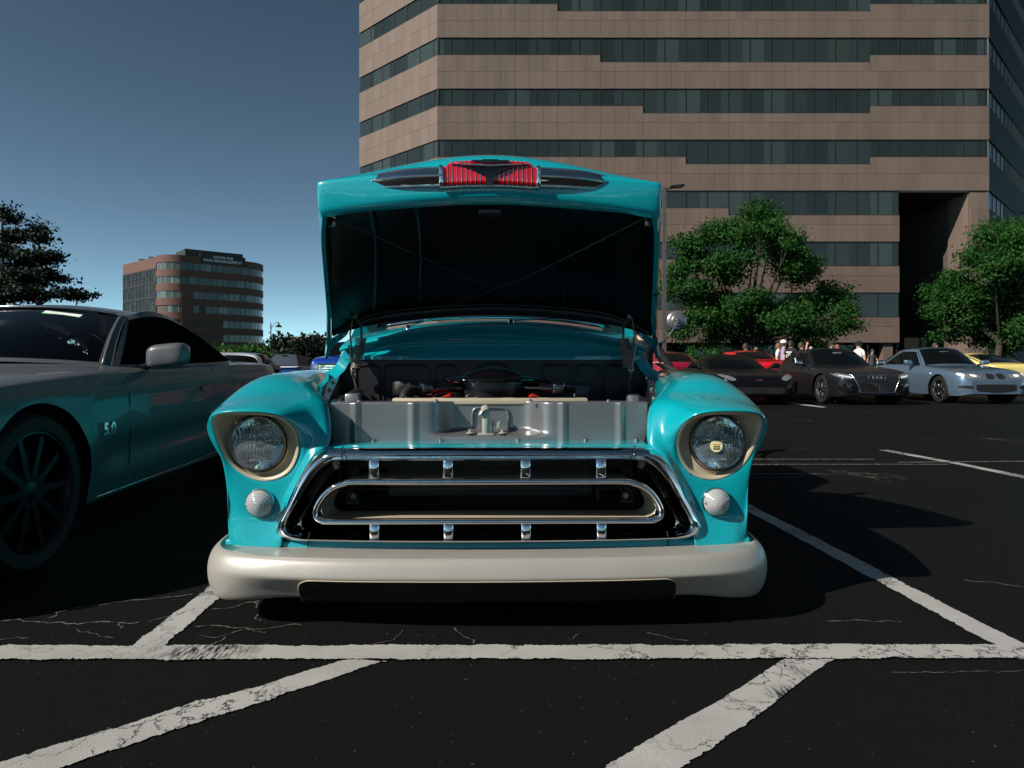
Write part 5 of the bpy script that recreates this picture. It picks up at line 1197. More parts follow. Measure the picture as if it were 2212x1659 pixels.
# right-hand receding face
rf_u = V((49.8-BX1, 66.4-BY0, 0)).normalized(); rf_n = V((rf_u.y, -rf_u.x, 0)); Rr_ = Matrix(((rf_u.x, -rf_n.x, 0), (rf_u.y, -rf_n.y, 0), (0, 0, 1))).to_4x4()
RFL = 20.0
for k in range(0, 8):
    zk = ZK+ST*k
    rest.add(xf(box((0, 0, 0), (RFL, .10, ST-TH-.02)), Matrix.Translation(V((BX1, BY0, 0))+rf_u*RFL/2-rf_n*.05+V((0, 0, zk+(ST-TH)/2))) @ Rr_), 2)
    for j in range(12):
        c = V((BX1, BY0, 0))+rf_u*(1.6*j+.8)-rf_n*.11+V((0, 0, zk-TH/2)); px, py = scr(c.x, c.y, c.z)
        if px < 2230 and -10 < py < 480: piece('window_pane', ('rw',), 1.57, TH-.04, .03, M['dark_pane'], Matrix.Translation(c) @ Rr_)
        mull.add(xf(box((0, 0, 0), (.05, .06, TH)), Matrix.Translation(c-rf_u*.8+rf_n*.03) @ Rr_))
o = rest.build('cladding', [M['granite'], M['granite_side'], M['shaded_face']], blk, None); o['kind'] = 'stuff'
o = mull.build('mullions', M['mullion'], blk, None); o['kind'] = 'stuff'
glz.build('glazing', M['office_glass'], blk, None)['kind'] = 'stuff'
sills.build('window_sills', M['mullion'], blk, None)['kind'] = 'stuff'
# entrance recess: jamb, soffit, back wall with an inner window band
put('jamb', *box((34.96, 53.3, 6.97), (1.50, 2.4, 13.94)), M['granite_side'], blk, None)
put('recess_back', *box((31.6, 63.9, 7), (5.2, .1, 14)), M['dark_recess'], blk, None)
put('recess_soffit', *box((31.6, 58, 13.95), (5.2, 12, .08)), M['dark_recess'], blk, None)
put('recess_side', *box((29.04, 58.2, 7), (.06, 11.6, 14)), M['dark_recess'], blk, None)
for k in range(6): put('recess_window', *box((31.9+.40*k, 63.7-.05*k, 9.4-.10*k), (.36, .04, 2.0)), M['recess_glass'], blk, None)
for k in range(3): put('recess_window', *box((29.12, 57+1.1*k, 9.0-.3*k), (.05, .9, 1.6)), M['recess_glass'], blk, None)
put('lobby_glass', *box((33.0, 56.5, 1.9), (2.2, .06, 2.6)), M['green_glass'], blk, None)
put('lobby_sign', *box((30.8, 56.0, 2.55), (.75, .05, .22)), pm('blue_sign', (.01, .10, .55), .4), blk, None)
put('low_wall', *box((36.7, 52.9, 3.3), (4.6, .5, 1.9)), M['granite'], blk, None)
# ground floor shopfront
for k in range(22):
    x = -4.3+1.6*k; p_ = put('shopfront_pane', *box((x, BY0+2.5, 1.3), (1.54, .05, 2.5)), M['shop_glass'], blk, None) if scr(x, 54.5, 1)[0] > 1430 else None
mb = MB()
for k in range(23): mb.add(box((-5.1+1.6*k, BY0+2.46, 1.33), (.07, .08, 2.64)))
mb.build('shopfront_mullions', M['mullion'], blk, None)['kind'] = 'stuff'
put('soffit', *box((12, BY0+1.4, 2.63), (34, 2.6, .04)), M['joint'], blk, None)
for x in (28.3, 5.6): put('pier', *box((x, BY0+.6, 1.32), (.7, .7, 2.62)), M['granite'], blk, None)
# ---------------------------------------------------------------- rounded brick office building, far left
M['brick_band'] = cell_mat('brick_band', (.130, .062, .047), .10, (.6, .6, .3), .85, 0, .1, 8)
M['far_glass'] = cell_mat('far_glass', (.10, .13, .11), .35, (1.7, 1.7, 3.95), .10, 0, .02, .5, .6)
M['far_glass2'] = cell_mat('far_curtain_glass', (.055, .062, .066), .25, (1.1, 1.1, 1.9), .12, .0, .02, .5, .5)
M['roof_dark'] = pm('roof_plant', (.035, .033, .033), .7); M['letter'] = pm('sign_letter', (.75, .76, .76), .5)
rb = thing('office_building', 'rounded brick office block with ribbon windows and a rooftop sign, far left', 'building', (0, 0, 0))
pth = cat([V(p) for p in ((-99.6, 195, 0), (-98.6, 193.1, 0), (-96.8, 191.7, 0), (-94.4, 191.1, 0), (-92.0, 191.6, 0), (-89.9, 193.0, 0), (-87.6, 194.9, 0), (-83.6, 198.3, 0), (-80.6, 200.8, 0), (-78.3, 203.0, 0), (-76.6, 205.4, 0), (-75.8, 208.4, 0), (-76.2, 212, 0), (-79, 216, 0))], 8)
lens_ = [0]
for a, b_ in zip(pth, pth[1:]): lens_.append(lens_[-1]+(b_-a).length)
def along(s_):
    for i in range(len(lens_)-1):
        if s_ <= lens_[i+1]:
            u = (s_-lens_[i])/max(1e-6, lens_[i+1]-lens_[i]); return pth[i].lerp(pth[i+1], u)
    return pth[-1].copy()
fl, WH = 3.95, 1.95; z_top = 31.6
def ribbon(z0, z1, out_, s0=0, s1=None): 
    pts = [p for p in pth]; rows = []
    for i, p in enumerate(pts):
        a, b_ = pts[max(0, i-1)], pts[min(len(pts)-1, i+1)]; t_ = (b_-a).normalized(); n_ = V((t_.y, -t_.x, 0))
        rows.append([p+V((0, 0, z0)), p+n_*out_+V((0, 0, z0)), p+n_*out_+V((0, 0, z1)), p+V((0, 0, z1))])
    return grid(rows)
inner_ = prism([(p.x, p.y) for p in pth]+[(-97.5, 232), (-117.6, 210.5)], 0, z_top-.8, lambda a, b_, d: (a, b_, d)); put('wall_core', *inner_, M['joint'], rb, None)
for k in range(8):
    zt = z_top-2.35-fl*k if k else None
    z1 = z_top-fl*k-(.0 if k == 0 else .0); z0 = z1-(fl-WH)
    if z0 < 0: break
    put('brick_course', *ribbon(max(0, z0), z1, .25), M['brick_band'], rb, 40)
    zw = z0-WH/2; s_ = .15; tot = lens_[-1]; i = 0
    while s_ < tot*.90 and zw > 1:
        wd = 1.62; a, b_ = along(s_), along(min(tot, s_+wd)); c = (a+b_)/2; t_ = (b_-a).normalized(); n_ = V((t_.y, -t_.x, 0))
        px, py = scr(c.x, c.y, zw)
        if py < 745 and not (px < 480 and py > 690-(480-px)*.2):
            if not (k >= 3 and 424 < px < 446):
                o = bpy.data.objects.new('window_pane', pm_cache[('rb',)]) if ('rb',) in pm_cache else None
                if o is None:
                    o = put('window_pane', *box((0, 0, 0), (1.5, .12, WH)), M['far_glass'], rb, None); pm_cache[('rb',)] = o.data
                else: COL.objects.link(o); o.parent = rb
                o.matrix_local = Matrix.Translation(c+n_*.04+V((0, 0, zw))) @ Matrix(((t_.x, -n_.x, 0), (t_.y, -n_.y, 0), (0, 0, 1))).to_4x4()
        s_ += wd
mb = MB(); a, b_ = along(10.2), along(12.9); t_ = (b_-a).normalized(); n_ = V((t_.y, -t_.x, 0))
mb.add(xf(box((0, 0, 0), (3.0, .5, z_top-fl*2-2.2)), Matrix.Translation((a+b_)/2+n_*.1+V((0, 0, (z_top-fl*2-2.2)/2))) @ Matrix(((t_.x, -n_.x, 0), (t_.y, -n_.y, 0), (0, 0, 1))).to_4x4()))
put('brick_pier', mb.v, mb.f, M['brick_band'], rb, None)
la, lb = V((-99.75, 195.2, 0)), V((-117.6, 210.5, 0)); lt = (lb-la).normalized(); ln = V((lt.y, -lt.x, 0)); ln = ln if ln.x < 0 else -ln
Rm = Matrix(((lt.x, -ln.x, 0), (lt.y, -ln.y, 0), (0, 0, 1))).to_4x4(); LL = (lb-la).length
put('curtain_wall', *xf(box((0, 0, 0), (LL, .2, z_top-2.6)), Matrix.Translation((la+lb)/2+ln*.1+V((0, 0, (z_top-2.6)/2))) @ Rm), M['far_glass2'], rb, None)
put('brick_course', *xf(box((0, 0, 0), (LL, .3, 3.2)), Matrix.Translation((la+lb)/2+ln*.16+V((0, 0, z_top-1.6))) @ Rm), M['brick_band'], rb, None)
mb = MB()
for k in range(25): mb.add(xf(box((0, 0, 0), (.12, .2, z_top-3.2)), Matrix.Translation(la.lerp(lb, k/24)+ln*.24+V((0, 0, (z_top-3.2)/2))) @ Rm))
for k in range(15): mb.add(xf(box((0, 0, 0), (LL, .2, .14 if k % 2 else .5)), Matrix.Translation((la+lb)/2+ln*.23+V((0, 0, z_top-3.3-1.97*k))) @ Rm))
mb.build('curtain_mullions', M['mullion'], rb, None)['kind'] = 'stuff'
fa, fb = V((-88.5, 194.3, 0)), V((-79.5, 201.8, 0)); ft = (fb-fa).normalized(); fn = V((ft.y, -ft.x, 0)); Rf = Matrix(((ft.x, -fn.x, 0), (ft.y, -fn.y, 0), (0, 0, 1))).to_4x4()
put('roof_plant', *xf(box((0, 0, 0), (16, 10, 2.6)), Matrix.Translation((fa+fb)/2-fn*7.5+V((0, 0, z_top+1.0))) @ Rf), M['roof_dark'], rb, None)
put('sign_board', *xf(box((0, 0, 0), (12.5, .5, 2.5)), Matrix.Translation(fa.lerp(fb, .62)+fn*.30+V((0, 0, z_top-.35))) @ Rf), M['roof_dark'], rb, None)
for txt, sz, dz in (('CENTER FOR', .95, .30), ('PAIN MANAGEMENT', 1.15, -.72)):
    put('sign_lettering', *xf(text_mesh(txt, sz, .05, .01), Matrix.Translation(fa.lerp(fb, .62)+fn*.62+V((0, 0, z_top+dz-.15))) @ Rf @ Matrix.Rotation(R(90), 4, 'X')), M['letter'], rb, None)
for q in ((-104, 199.5), (-109, 203.6)): put('vent_box', *box((q[0], q[1]+1, z_top+.4), (1.2, 1.2, .9)), M['roof_dark'], rb, None)
# low tan building further off
M['tan'] = pm('tan_brick', (.42, .28, .21), .85, 0, 0, .1, .3); M['emblem_red'] = pm('sign_red', (.55, .02, .03), .4)
tb = thing('low_building', 'low tan brick building beyond the conifers, far left of the truck', 'building', (0, 0, 0)); TYB = 280
def tbx(x0, x1, y0, y1, Y, d, name, mat): a, b_ = U(x0, y1, Y), U(x1, y0, Y); return put(name, *box(((a.x+b_.x)/2, Y+d/2, (a.z+b_.z)/2), (b_.x-a.x, d, b_.z-a.z)), M[mat], tb, None)
tbx(588, 612, 735, 795, TYB, 10, 'wall', 'tan'); tbx(612, 700, 728, 795, TYB+4, 10, 'wall', 'tan'); tbx(560, 590, 748, 795, TYB+8, 10, 'annexe', 'roof_dark')
for y in (742, 752, 762):
    for x in (591, 598, 605): tbx(x, x+4, y, y+4, TYB-.3, .4, 'window', 'far_glass2')
for y in (746, 757): tbx(626, 665, y, y+5, TYB+3.6, .5, 'window', 'far_glass2')
tbx(640, 646, 735, 741, TYB+3.4, .5, 'sign_emblem', 'emblem_red')
for k in range(7): tbx(649+3.4*k, 651.6+3.4*k, 737, 740, TYB+3.4, .5, 'sign_letter', 'letter')
# ---------------------------------------------------------------- trees and plants
def leaf_mat(name, c0, c1, trans=.35):
    m, t, b, o = nodes(name)
    n = noise(t, 1.3, 3); n2 = noise(t, 30, 2); c = ramp(t, n.outputs[0], [(.3, c0), (.7, c1)]).outputs[0]
    c = mixc(t, .5, c, ramp(t, n2.outputs[0], [(.3, tuple(x*.35 for x in c0)), (.55, c0), (.72, tuple(x*1.6 for x in c1))]).outputs[0])
    t.links.new(c, b.inputs['Base Color']); b.inputs['Roughness'].default_value = .6; b.inputs['Specular IOR Level'].default_value = .18
    tr = t.nodes.new('ShaderNodeBsdfTranslucent'); t.links.new(c, tr.inputs[0]); mx = t.nodes.new('ShaderNodeMixShader'); mx.inputs[0].default_value = trans
    t.links.new(b.outputs[0], mx.inputs[1]); t.links.new(tr.outputs[0], mx.inputs[2]); t.links.new(mx.outputs[0], o.inputs[0]); return m
M['leaf'] = leaf_mat('maple_leaf', (.012, .052, .008), (.034, .125, .017), .25); M['leaf_b'] = leaf_mat('shrub_leaf', (.02, .09, .012), (.06, .22, .03))
M['needle'] = leaf_mat('needle', (.006, .014, .007), (.014, .028, .012), .1); M['bark'] = pm('bark', (.045, .035, .027), .9, 0, 0, .3, 12, bump=.6, bs=25)
def leaves(rg, blobs, n, size, droop=.0, flat_=1.0, shell=.55):
    """leaf quads filling the given (centre, rx, ry, rz) clumps, in small twig sprays"""
    vs_, fs = [], []; wts = [b_[1]*b_[3] for b_ in blobs]; tot = sum(wts)
    for (c, rx, ry, rz), w_ in zip(blobs, wts):
        k = max(20, int(n*w_/tot)); sprays = max(4, k//9)
        for _ in range(sprays):
            while True:
                d = V((rg.gauss(0, 1), rg.gauss(0, 1), rg.gauss(0, 1)))
                if d.length > .01: break
            d.normalize(); r = shell+(1.06-shell)*rg.random()**.8
            if rg.random() < .25: r *= rg.random()
            q = V((c.x+d.x*rx*r, c.y+d.y*ry*r, c.z+d.z*rz*r)); sd = size*2.2
            for _ in range(9):
                p = q+V((rg.gauss(0, sd), rg.gauss(0, sd), rg.gauss(0, sd*.7)*flat_))
                nrm = V((d.x+rg.gauss(0, .6), d.y+rg.gauss(0, .6), d.z*.6+.5+rg.gauss(0, .6))).normalized()
                a = nrm.orthogonal().normalized(); a.rotate(Matrix.Rotation(rg.random()*6.28, 3, nrm)); b_ = nrm.cross(a)
                s_ = size*(.5+1.1*rg.random()); i = len(vs_)
                vs_ += [p-a*s_*.55, p+b_*s_*.36-nrm*s_*.08, p+a*s_*.6-nrm*s_*.14, p-b_*s_*.36-nrm*s_*.08]; fs.append((i, i+1, i+2, i+3))
    return vs_, fs
def tree(name, label, blobs, base, trunk_r, n, size, seed, limbs=True, mat='leaf', group=None, cat_='tree', flat_=1.0, forks=None):
    rg = random.Random(seed); t_ = thing(name, label, cat_, base, 0, group); B = V(base)
    bl = [(c-B, rx, ry, rz) for c, rx, ry, rz in blobs]
    cr = put('crown', *leaves(rg, bl, n, size, flat_=flat_), M[mat], t_, None); cr['kind'] = 'stuff'
    top = max(b_[0].z for b_ in bl); mb = MB(); fk = V(forks) if forks else V((0, 0, top*.32))
    mb.add(tube(cat([V((0, 0, -.1)), V((fk.x*.4, fk.y, fk.z*.5)), fk], 4), [trunk_r*(1.25-.5*k/8) for k in range(9)], 9))
    if limbs:
        for c, rx, ry, rz in bl[::9]:
            m_ = fk.lerp(c, .5)+V((rg.gauss(0, .15)*rx, 0, -.12*abs(c.z-fk.z)))
            mb.add(tube(cat([fk+V((0, 0, -.2)), m_, c], 5), [trunk_r*.42*(1-.085*k)+.01 for k in range(11)], 6))
            for _ in range(3):
                e = c+V((rg.gauss(0, .5)*rx, rg.gauss(0, .5)*ry, rg.gauss(0, .5)*rz)); mb.add(tube([m_.lerp(c, .6), e], [trunk_r*.18, .01], 5))
    put('trunk', mb.v, mb.f, M['bark'], t_)
    return t_
rg0 = random.Random(11)
def pxblobs(lst, Y, dep, k=1.0):
    out_ = []
    for x, y, r in lst:
        yy = Y+rg0.uniform(-dep, dep); c = U(x, y, yy); rr = r/F*yy*k; out_.append((c, rr*.8, rr*.9, rr*.66))
        for _ in range(4):
            a = rg0.uniform(0, 6.28); e = rg0.uniform(-.5, .8); q = .30+.35*rg0.random(); out_.append((c+V((math.cos(a)*rr*.8, rg0.uniform(-1, 1)*rr, e*rr*.75+math.sin(a)*rr*.2)), rr*q, rr*q, rr*q*.62))
    return out_
T1 = [(1650, 452, 24), (1668, 470, 26), (1632, 478, 30), (1655, 500, 34), (1538, 492, 22), (1528, 512, 30), (1568, 506, 34), (1610, 520, 40), (1672, 540, 38), (1708, 520, 26), (1718, 548, 34), (1742, 572, 30),
      (1480, 530, 28), (1500, 560, 40), (1470, 585, 34), (1545, 565, 46), (1585, 590, 42), (1735, 596, 30), (1700, 585, 30), (1465, 625, 34), (1500, 635, 40), (1545, 655, 42), (1590, 660, 40), (1640, 640, 30), (1660, 672, 40),
      (1784, 620, 20), (1800, 640, 30), (1828, 672, 28), (1770, 668, 40), (1725, 680, 42), (1840, 700, 22), (1800, 708, 30), (1750, 712, 32), (1690, 705, 38), (1630, 700, 44), (1570, 705, 42), (1510, 690, 44), (1468, 715, 26), (1540, 730, 26), (1600, 735, 28), (1655, 730, 26), (1720, 738, 16), (1760, 742, 12)]
tree('maple_tree', 'leafy green tree in front of the brown tower, right of the truck hood', pxblobs(T1, 41, 2.2, .86), (U(1610, 800, 41).x, 41, 0), .20, 62000, .135, 3, forks=(0, 0, 2.6))
T2 = [(2160, 500, 30), (2140, 520, 36), (2180, 520, 40), (2210, 505, 40), (2120, 560, 34), (2150, 580, 46), (2200, 570, 50), (2240, 560, 60), (2060, 600, 26), (2085, 620, 36), (2040, 640, 34), (2110, 650, 46), (2160, 650, 50), (2210, 650, 56), (2250, 640, 60), (2018, 672, 20), (2050, 680, 34), (2095, 700, 40), (2150, 710, 46), (2205, 715, 50), (2050, 722, 20), (2120, 735, 28), (2180, 745, 28), (2260, 710, 50)]
tree('maple_tree', 'darker green tree at the right edge before the tower entrance', pxblobs(T2, 40, 2.4, .88), (U(2150, 800, 40).x, 40, 0), .20, 56000, .135, 5, forks=(.3, 0, 2.4))
# layered conifers, left edge
def tiered(name, label, x, ytop, ybot, Y, wide, seed, n=9000, trunk=.22, tiers=12, group=None, gap=.30, mat='needle', size=.17):
    rg = random.Random(seed); b = U(x, ybot, Y); base = V((b.x, Y, 0)); H = U(x, ytop, Y).z; bl = []
    for k in range(tiers):
        u = (k+.3)/tiers; z = H*(.10+.90*u); rad = wide*(1-u)**.75*(.75+.5*rg.random())+.25
        for j in range(5 if u < .85 else 2):
            a = rg.random()*6.28; d = rad*(.35+.65*rg.random()); bl.append((base+V((math.cos(a)*d, math.sin(a)*d, z-.10*d+rg.gauss(0, .1))), rad*.42, rad*.42, max(.14, H/tiers*gap)))
    bl.append((base+V((0, 0, H-.2)), .25, .25, .5))
    t_ = thing(name, label, 'tree', base, 0, group); cr = put('crown', *leaves(rg, [(c-base, a, b_, d) for c, a, b_, d in bl], n, size, flat_=.45, shell=.2), M[mat], t_, None); cr['kind'] = 'stuff'
    mb = MB(); mb.add(tube([V((0, 0, -.1)), V((0, 0, H*.5)), V((0, 0, H-.2))], [trunk, trunk*.6, .03], 8))
    for c, a, b_, d in bl: mb.add(tube([V((0, 0, max(.3, (c-base).z-.25))), c-base], [.05, .015], 5))
    put('trunk', mb.v, mb.f, M['bark'], t_); return t_
tiered('conifer_tree', 'tall dark conifer cut off by the left edge above the silver coupe', 5, 447, 800, 34, 3.0, 21, 28000, tiers=10, gap=.27, size=.13)
tiered('conifer_tree', 'dark spreading conifer above the silver coupe roof, right of the taller one', 84, 486, 800, 33, 2.7, 22, 24000, tiers=8, gap=.26, size=.13)
tiered('conifer_tree', 'small pointed conifer before the tan building', 611, 722, 800, 120, 3.0, 23, 4200, size=.5, tiers=9, gap=.7)
tiered('conifer_tree', 'small spiky conifer left of the truck hood corner', 662, 724, 800, 130, 3.4, 24, 3600, size=.5, tiers=9, gap=.6)
tiered('conifer_tree', 'small spiky conifer touching the truck hood corner', 684, 722, 800, 128, 3.6, 25, 3600, size=.5, tiers=9, gap=.6)
def bush(name, label, blobs, seed, n, size, mat='leaf_b', Y=None, group=None):
    rg = random.Random(seed); c0 = blobs[0][0]; base = V((c0.x, c0.y, 0)); t_ = thing(name, label, 'shrub', base, 0, group)
    put('foliage', *leaves(rg, [(c-base, a, b_, d) for c, a, b_, d in blobs], n, size), M[mat], t_, None)['kind'] = 'stuff'
    mb = MB()
    for c, a, b_, d in blobs: mb.add(tube([V((0, 0, 0)), c-base], [.06, .02], 5))
    put('stem', mb.v, mb.f, M['bark'], t_); return t_
bush('shrub', 'bright green shrubs behind the silver coupe tail', pxblobs([(480, 768, 22), (505, 775, 22), (535, 765, 20), (540, 782, 26), (520, 790, 24)], 60, 1), 31, 2600, .24)
bush('shrub', 'lighter shrub below the curved lamp post', pxblobs([(563, 778, 12), (570, 786, 14), (555, 790, 14)], 62, 1), 32, 1000, .22, 'leaf')
bush('shrub', 'dark hedge mass under the conifers left of the hood', pxblobs([(628, 765, 16), (655, 760, 22), (680, 762, 24), (700, 765, 24), (600, 772, 14)], 110, 3), 33, 2600, .45, 'needle')
def topiary(x, ytop, label, seed):
    rg = random.Random(seed); Y = 47; b = U(x, 800, Y); H = U(x, ytop, Y).z; base = V((b.x, Y, 0)); t_ = thing('potted_shrub', label, 'shrub', base, 0, 'clipped shrubs by the shopfront')
    put('foliage', *leaves(rg, [(V((0, 0, .75+(H-.75)*k/5)), .42*(1-k/6.5), .42*(1-k/6.5), .28) for k in range(6)], 900, .12), M['leaf_b'], t_, None)['kind'] = 'stuff'
    put('pot', *lathe([(.22, 0), (.30, .5), (.33, .52), (.30, .54), (.001, .50)], 16), M['tan'], t_)
topiary(1495, 753, 'left clipped cone shrub seen past the dark red car', 41); topiary(1541, 751, 'right clipped cone shrub seen above the black sports car', 42); topiary(1778, 751, 'clipped shrub seen above the gunmetal coupe roof', 43)
# ---------------------------------------------------------------- lamp posts
M['post'] = pm('post_bronze', (.10, .095, .09), .45, .4); M['post_black'] = pm('post_black', (.015, .015, .016), .5, .3); M['lamp_white'] = pm('lamp_diffuser', (.6, .6, .58), .4)
lpost = thing('street_lamp', 'slim square parking lot lamp post right of the raised hood', 'street lamp', (U(1435, 800, 26).x, 26, 0)); HL = U(0, 405, 26).z
put('pole', *box((0, 0, HL/2), (.13, .13, HL)), M['post'], lpost, None); put('arm', *tube(cat([V((.05, 0, HL-.12)), V((.16, 0, HL-.02)), V((.26, 0, HL))], 4), .035, 8), M['post'], lpost)
hd = put('lamp_head', *rbox((.46, -.04, HL+.03), (.52, .34, .07), .02, 2, Matrix.Rotation(-.10, 3, 'Y')), M['post_black'], lpost); put('lens', *box((.46, -.04, HL-.012), (.36, .22, .01)), M['lamp_white'], hd)
put('base', *rbox((0, 0, .3), (.5, .5, .6), .04), M['tan'], lpost)
def lantern(x, ytop, Y, sg, label, r=.045, arms=1, span=17):
    b = U(x, 800, Y); H = U(x, ytop, Y).z; t_ = thing('street_lamp', label, 'street lamp', (b.x, Y, 0))
    put('pole', *tube([V((0, 0, 0)), V((0, 0, H))], [r*1.4, r], 10), M['post_black'], t_); put('finial', *lathe([(r*1.6, H-.25), (r*1.6, H-.2), (r, H-.1), (r*.5, H+.1), (.001, H+.25)], 10), M['post_black'], t_)
    for q in ((1, -1) if arms == 2 else (sg,)):
        e = span/F*Y; h = e*.55
        put('arm', *tube(cat([V((0, 0, H-.5)), V((q*e*.3, 0, H-.1)), V((q*e*.65, 0, H+h*.35)), V((q*e*.95, 0, H+h*.3)), V((q*e, 0, H+h*.0))], 5), r*.55, 8), M['post_black'], t_)
        lm = put('lantern', *lathe([(.02, .28), (.06, .22), (.08, .05), (.26, -.08), (.30, -.16), (.28, -.18), (.05, -.16), (.001, -.2)], 16, (q*e, 0, H+h*.0-.1)), M['post_black'], t_)
    put('base', *lathe([(r*4, 0), (r*4, .3), (r*2.4, .6), (r*1.5, .9)], 12), M['post_black'], t_)
lantern(585, 700, 62, 1, 'black gooseneck lamp post between the round building and the hood')
lantern(165, 637, 58, 1, 'black twin-arm lamp post poking over the silver coupe roof', arms=2, span=13)
pst = thing('flag_pole', 'thin bare pole in front of the rounded building', 'pole', (U(557, 800, 70).x, 70, 0)); put('pole', *tube([V((0, 0, 0)), V((0, 0, U(0, 748-12, 70).z))], .05, 8), M['post'], pst); put('cap', *lathe([(.07, 0), (.07, .06), (.001, .1)], 10, (0, 0, U(0, 736, 70).z)), M['post'], pst); put('base', *lathe([(.2, 0), (.2, .1), (.08, .25), (.05, .3)], 12), M['post'], pst)
# ---------------------------------------------------------------- vehicles left of the truck
M['grey_cap'] = pm('grey_blue_vinyl', (.035, .05, .065), .6); M['brown_dark'] = pm('dusky_brown', (.055, .045, .048), .5)
ot = Car('old_car', 'old blue fastback car with a chrome trim line, beyond the left fender', (-10.0, 34.4, 0), R(180), dict(L=4.6, cat='car', paint='navy_paint', axles=(.9, 3.6), wr=.32, ar=.36, ww=.2, rim='alu_rim', spokes=5, crown=.3,
    plan=[(0, .60), (.1, .75), (.4, .84), (4.2, .84), (4.5, .80), (4.6, .76)], bottom=[(0, .3), (.4, .24), (4.2, .28), (4.6, .36)], belt=[(0, .6), (.1, .74), (.5, .80), (2, .86), (4.3, .88), (4.52, .86), (4.6, .78)], top=[(0, .62), (.1, .78), (.5, .86), (1.5, .92), (4.3, .92), (4.52, .88), (4.6, .80)],
    gh=dict(wb=.76, yc=1.3, yc_s=1.5, zc=.92, zb=.90, wr=.60, yh=1.9, zh=1.34, cr=.02, wrr=.47, yr=3.7, zr=1.42, wd=.80, yd=4.45, zd=.90, db=.03, arch=.02, bbulge=.01, bu=.30, win=[(.10, .45, [(0, .1), (1, .1)], [(0, .80), (1, .80)])])))
for c_ in ot.t.children:
    if c_.name.startswith('roof'): c_.data.materials[0] = M['brown_dark']
put('rear_slope', *grid([[ot.back(-.97+1.94*k/16, .03+.94*j/8)+V((0, .010, .012)) for k in range(17)] for j in range(9)]), M['grey_cap'], ot.t, 60)
put('slope_vent', *rbox(ot.back(0, .80)+V((0, .03, .03)), (.26, .06, .07), .012, 2, Matrix.Rotation(-.35, 3, 'X')), M['matt_black'], ot.t)
put('trim_line', *tube(cat([V((-.845, 3.9, .86)), V((-.82, 4.45, .86)), V((-.74, 4.62, .85)), V((0, 4.645, .845)), V((.74, 4.62, .85)), V((.82, 4.45, .86)), V((.845, 3.9, .86))], 6), .035, 6), M['white_trim_sunlit_wing'], ot.t, 180)
put('rear_bumper', *tube(cat([V((-.80, 4.4, .44)), V((-.74, 4.64, .44)), V((0, 4.70, .44)), V((.74, 4.64, .44)), V((.80, 4.4, .44))], 5), .045, 8), M['chrome'], ot.t, 180); tails(ot, 'tail_red', .62, .66)
pk = Car('pickup_truck', 'bright blue pickup truck with chrome grille bars, facing us beyond the hood corner', (-6.05, 24.0, 0), 0, dict(L=5.4, cat='pickup truck', paint='royal_paint', axles=(1.0, 4.2), wr=.40, ar=.45, ww=.26, rim='alu_rim', spokes=6, crown=.22,
    plan=[(0, .86), (.06, .92), (.2, .96), (.6, .99), (5.2, .99), (5.4, .95)], bottom=[(0, .45), (.3, .40), (5.4, .5)], belt=[(0, .92), (.05, 1.02), (.2, 1.08), (.6, 1.12), (1.8, 1.18), (5.4, 1.18)], top=[(0, .96), (.05, 1.08), (.2, 1.16), (.6, 1.22), (1.6, 1.27), (3.2, 1.24), (3.3, 1.05), (5.4, 1.05)],
    gh=dict(wb=.86, yc=1.5, yc_s=1.7, zc=1.26, zb=1.2, wr=.66, yh=2.15, zh=1.82, cr=.05, wrr=.66, yr=3.0, zr=1.82, wd=.84, yd=3.3, zd=1.2, arch=.02, win=[(.08, .92, [(0, .08), (1, .08)], [(0, .86), (1, .86)])])))
for k, z in enumerate((.98, .90, .82, .74)): pk.decal('grille_bar', [(-.62, z+.022), (.62, z+.022), (.62, z-.022), (-.62, z-.022)], 'chrome', off=.03, sub=1)
pk.decal('headlight', [(.64, .97), (.84, .97), (.84, .80), (.64, .80)], 'lamp_unit', both=True, off=.012, sub=1); pk.decal('grille', [(-.63, 1.0), (.63, 1.0), (.63, .70), (-.63, .70)], 'matt_black', off=.01, sub=1)
put('front_bumper', *rbox((0, -.06, .57), (1.86, .18, .20), .05), M['royal_paint'], pk.t)
for sg in (-1, 1): pk.decal('fog_lamp', [(sg*.66-.05, .60), (sg*.66, .65), (sg*.66+.05, .60), (sg*.66, .55)], 'lamp_unit', off=.16)
wc = Car('car', 'dark car roof showing over the silver coupe spoiler', (-10.2, 24.0, 0), 0, profile(4.5, 1.76, .88, 1.42, axles=(.85, 3.55), yc=1.4, yh=2.2, yr=3.4, yd=4.3, paint='blk_paint', win=W2))

# foliage band added behind the viewer, unseen: gives chrome and paint a dark reflection
wl = []
for k in range(46):
    wl.append((V((-95+4.2*k+rg0.uniform(-1, 1), -46+rg0.uniform(-3, 3), 2.2+rg0.random()*2.2)), 3.4, 2.5, 2.6+rg0.random()*2))
wd_ = put('reflection_foliage', *leaves(random.Random(77), wl, 9000, .75), M['leaf'], None, None); wd_['kind'] = 'stuff'; wd_['label'] = 'foliage band added behind the viewer for reflections'; wd_['category'] = 'trees'
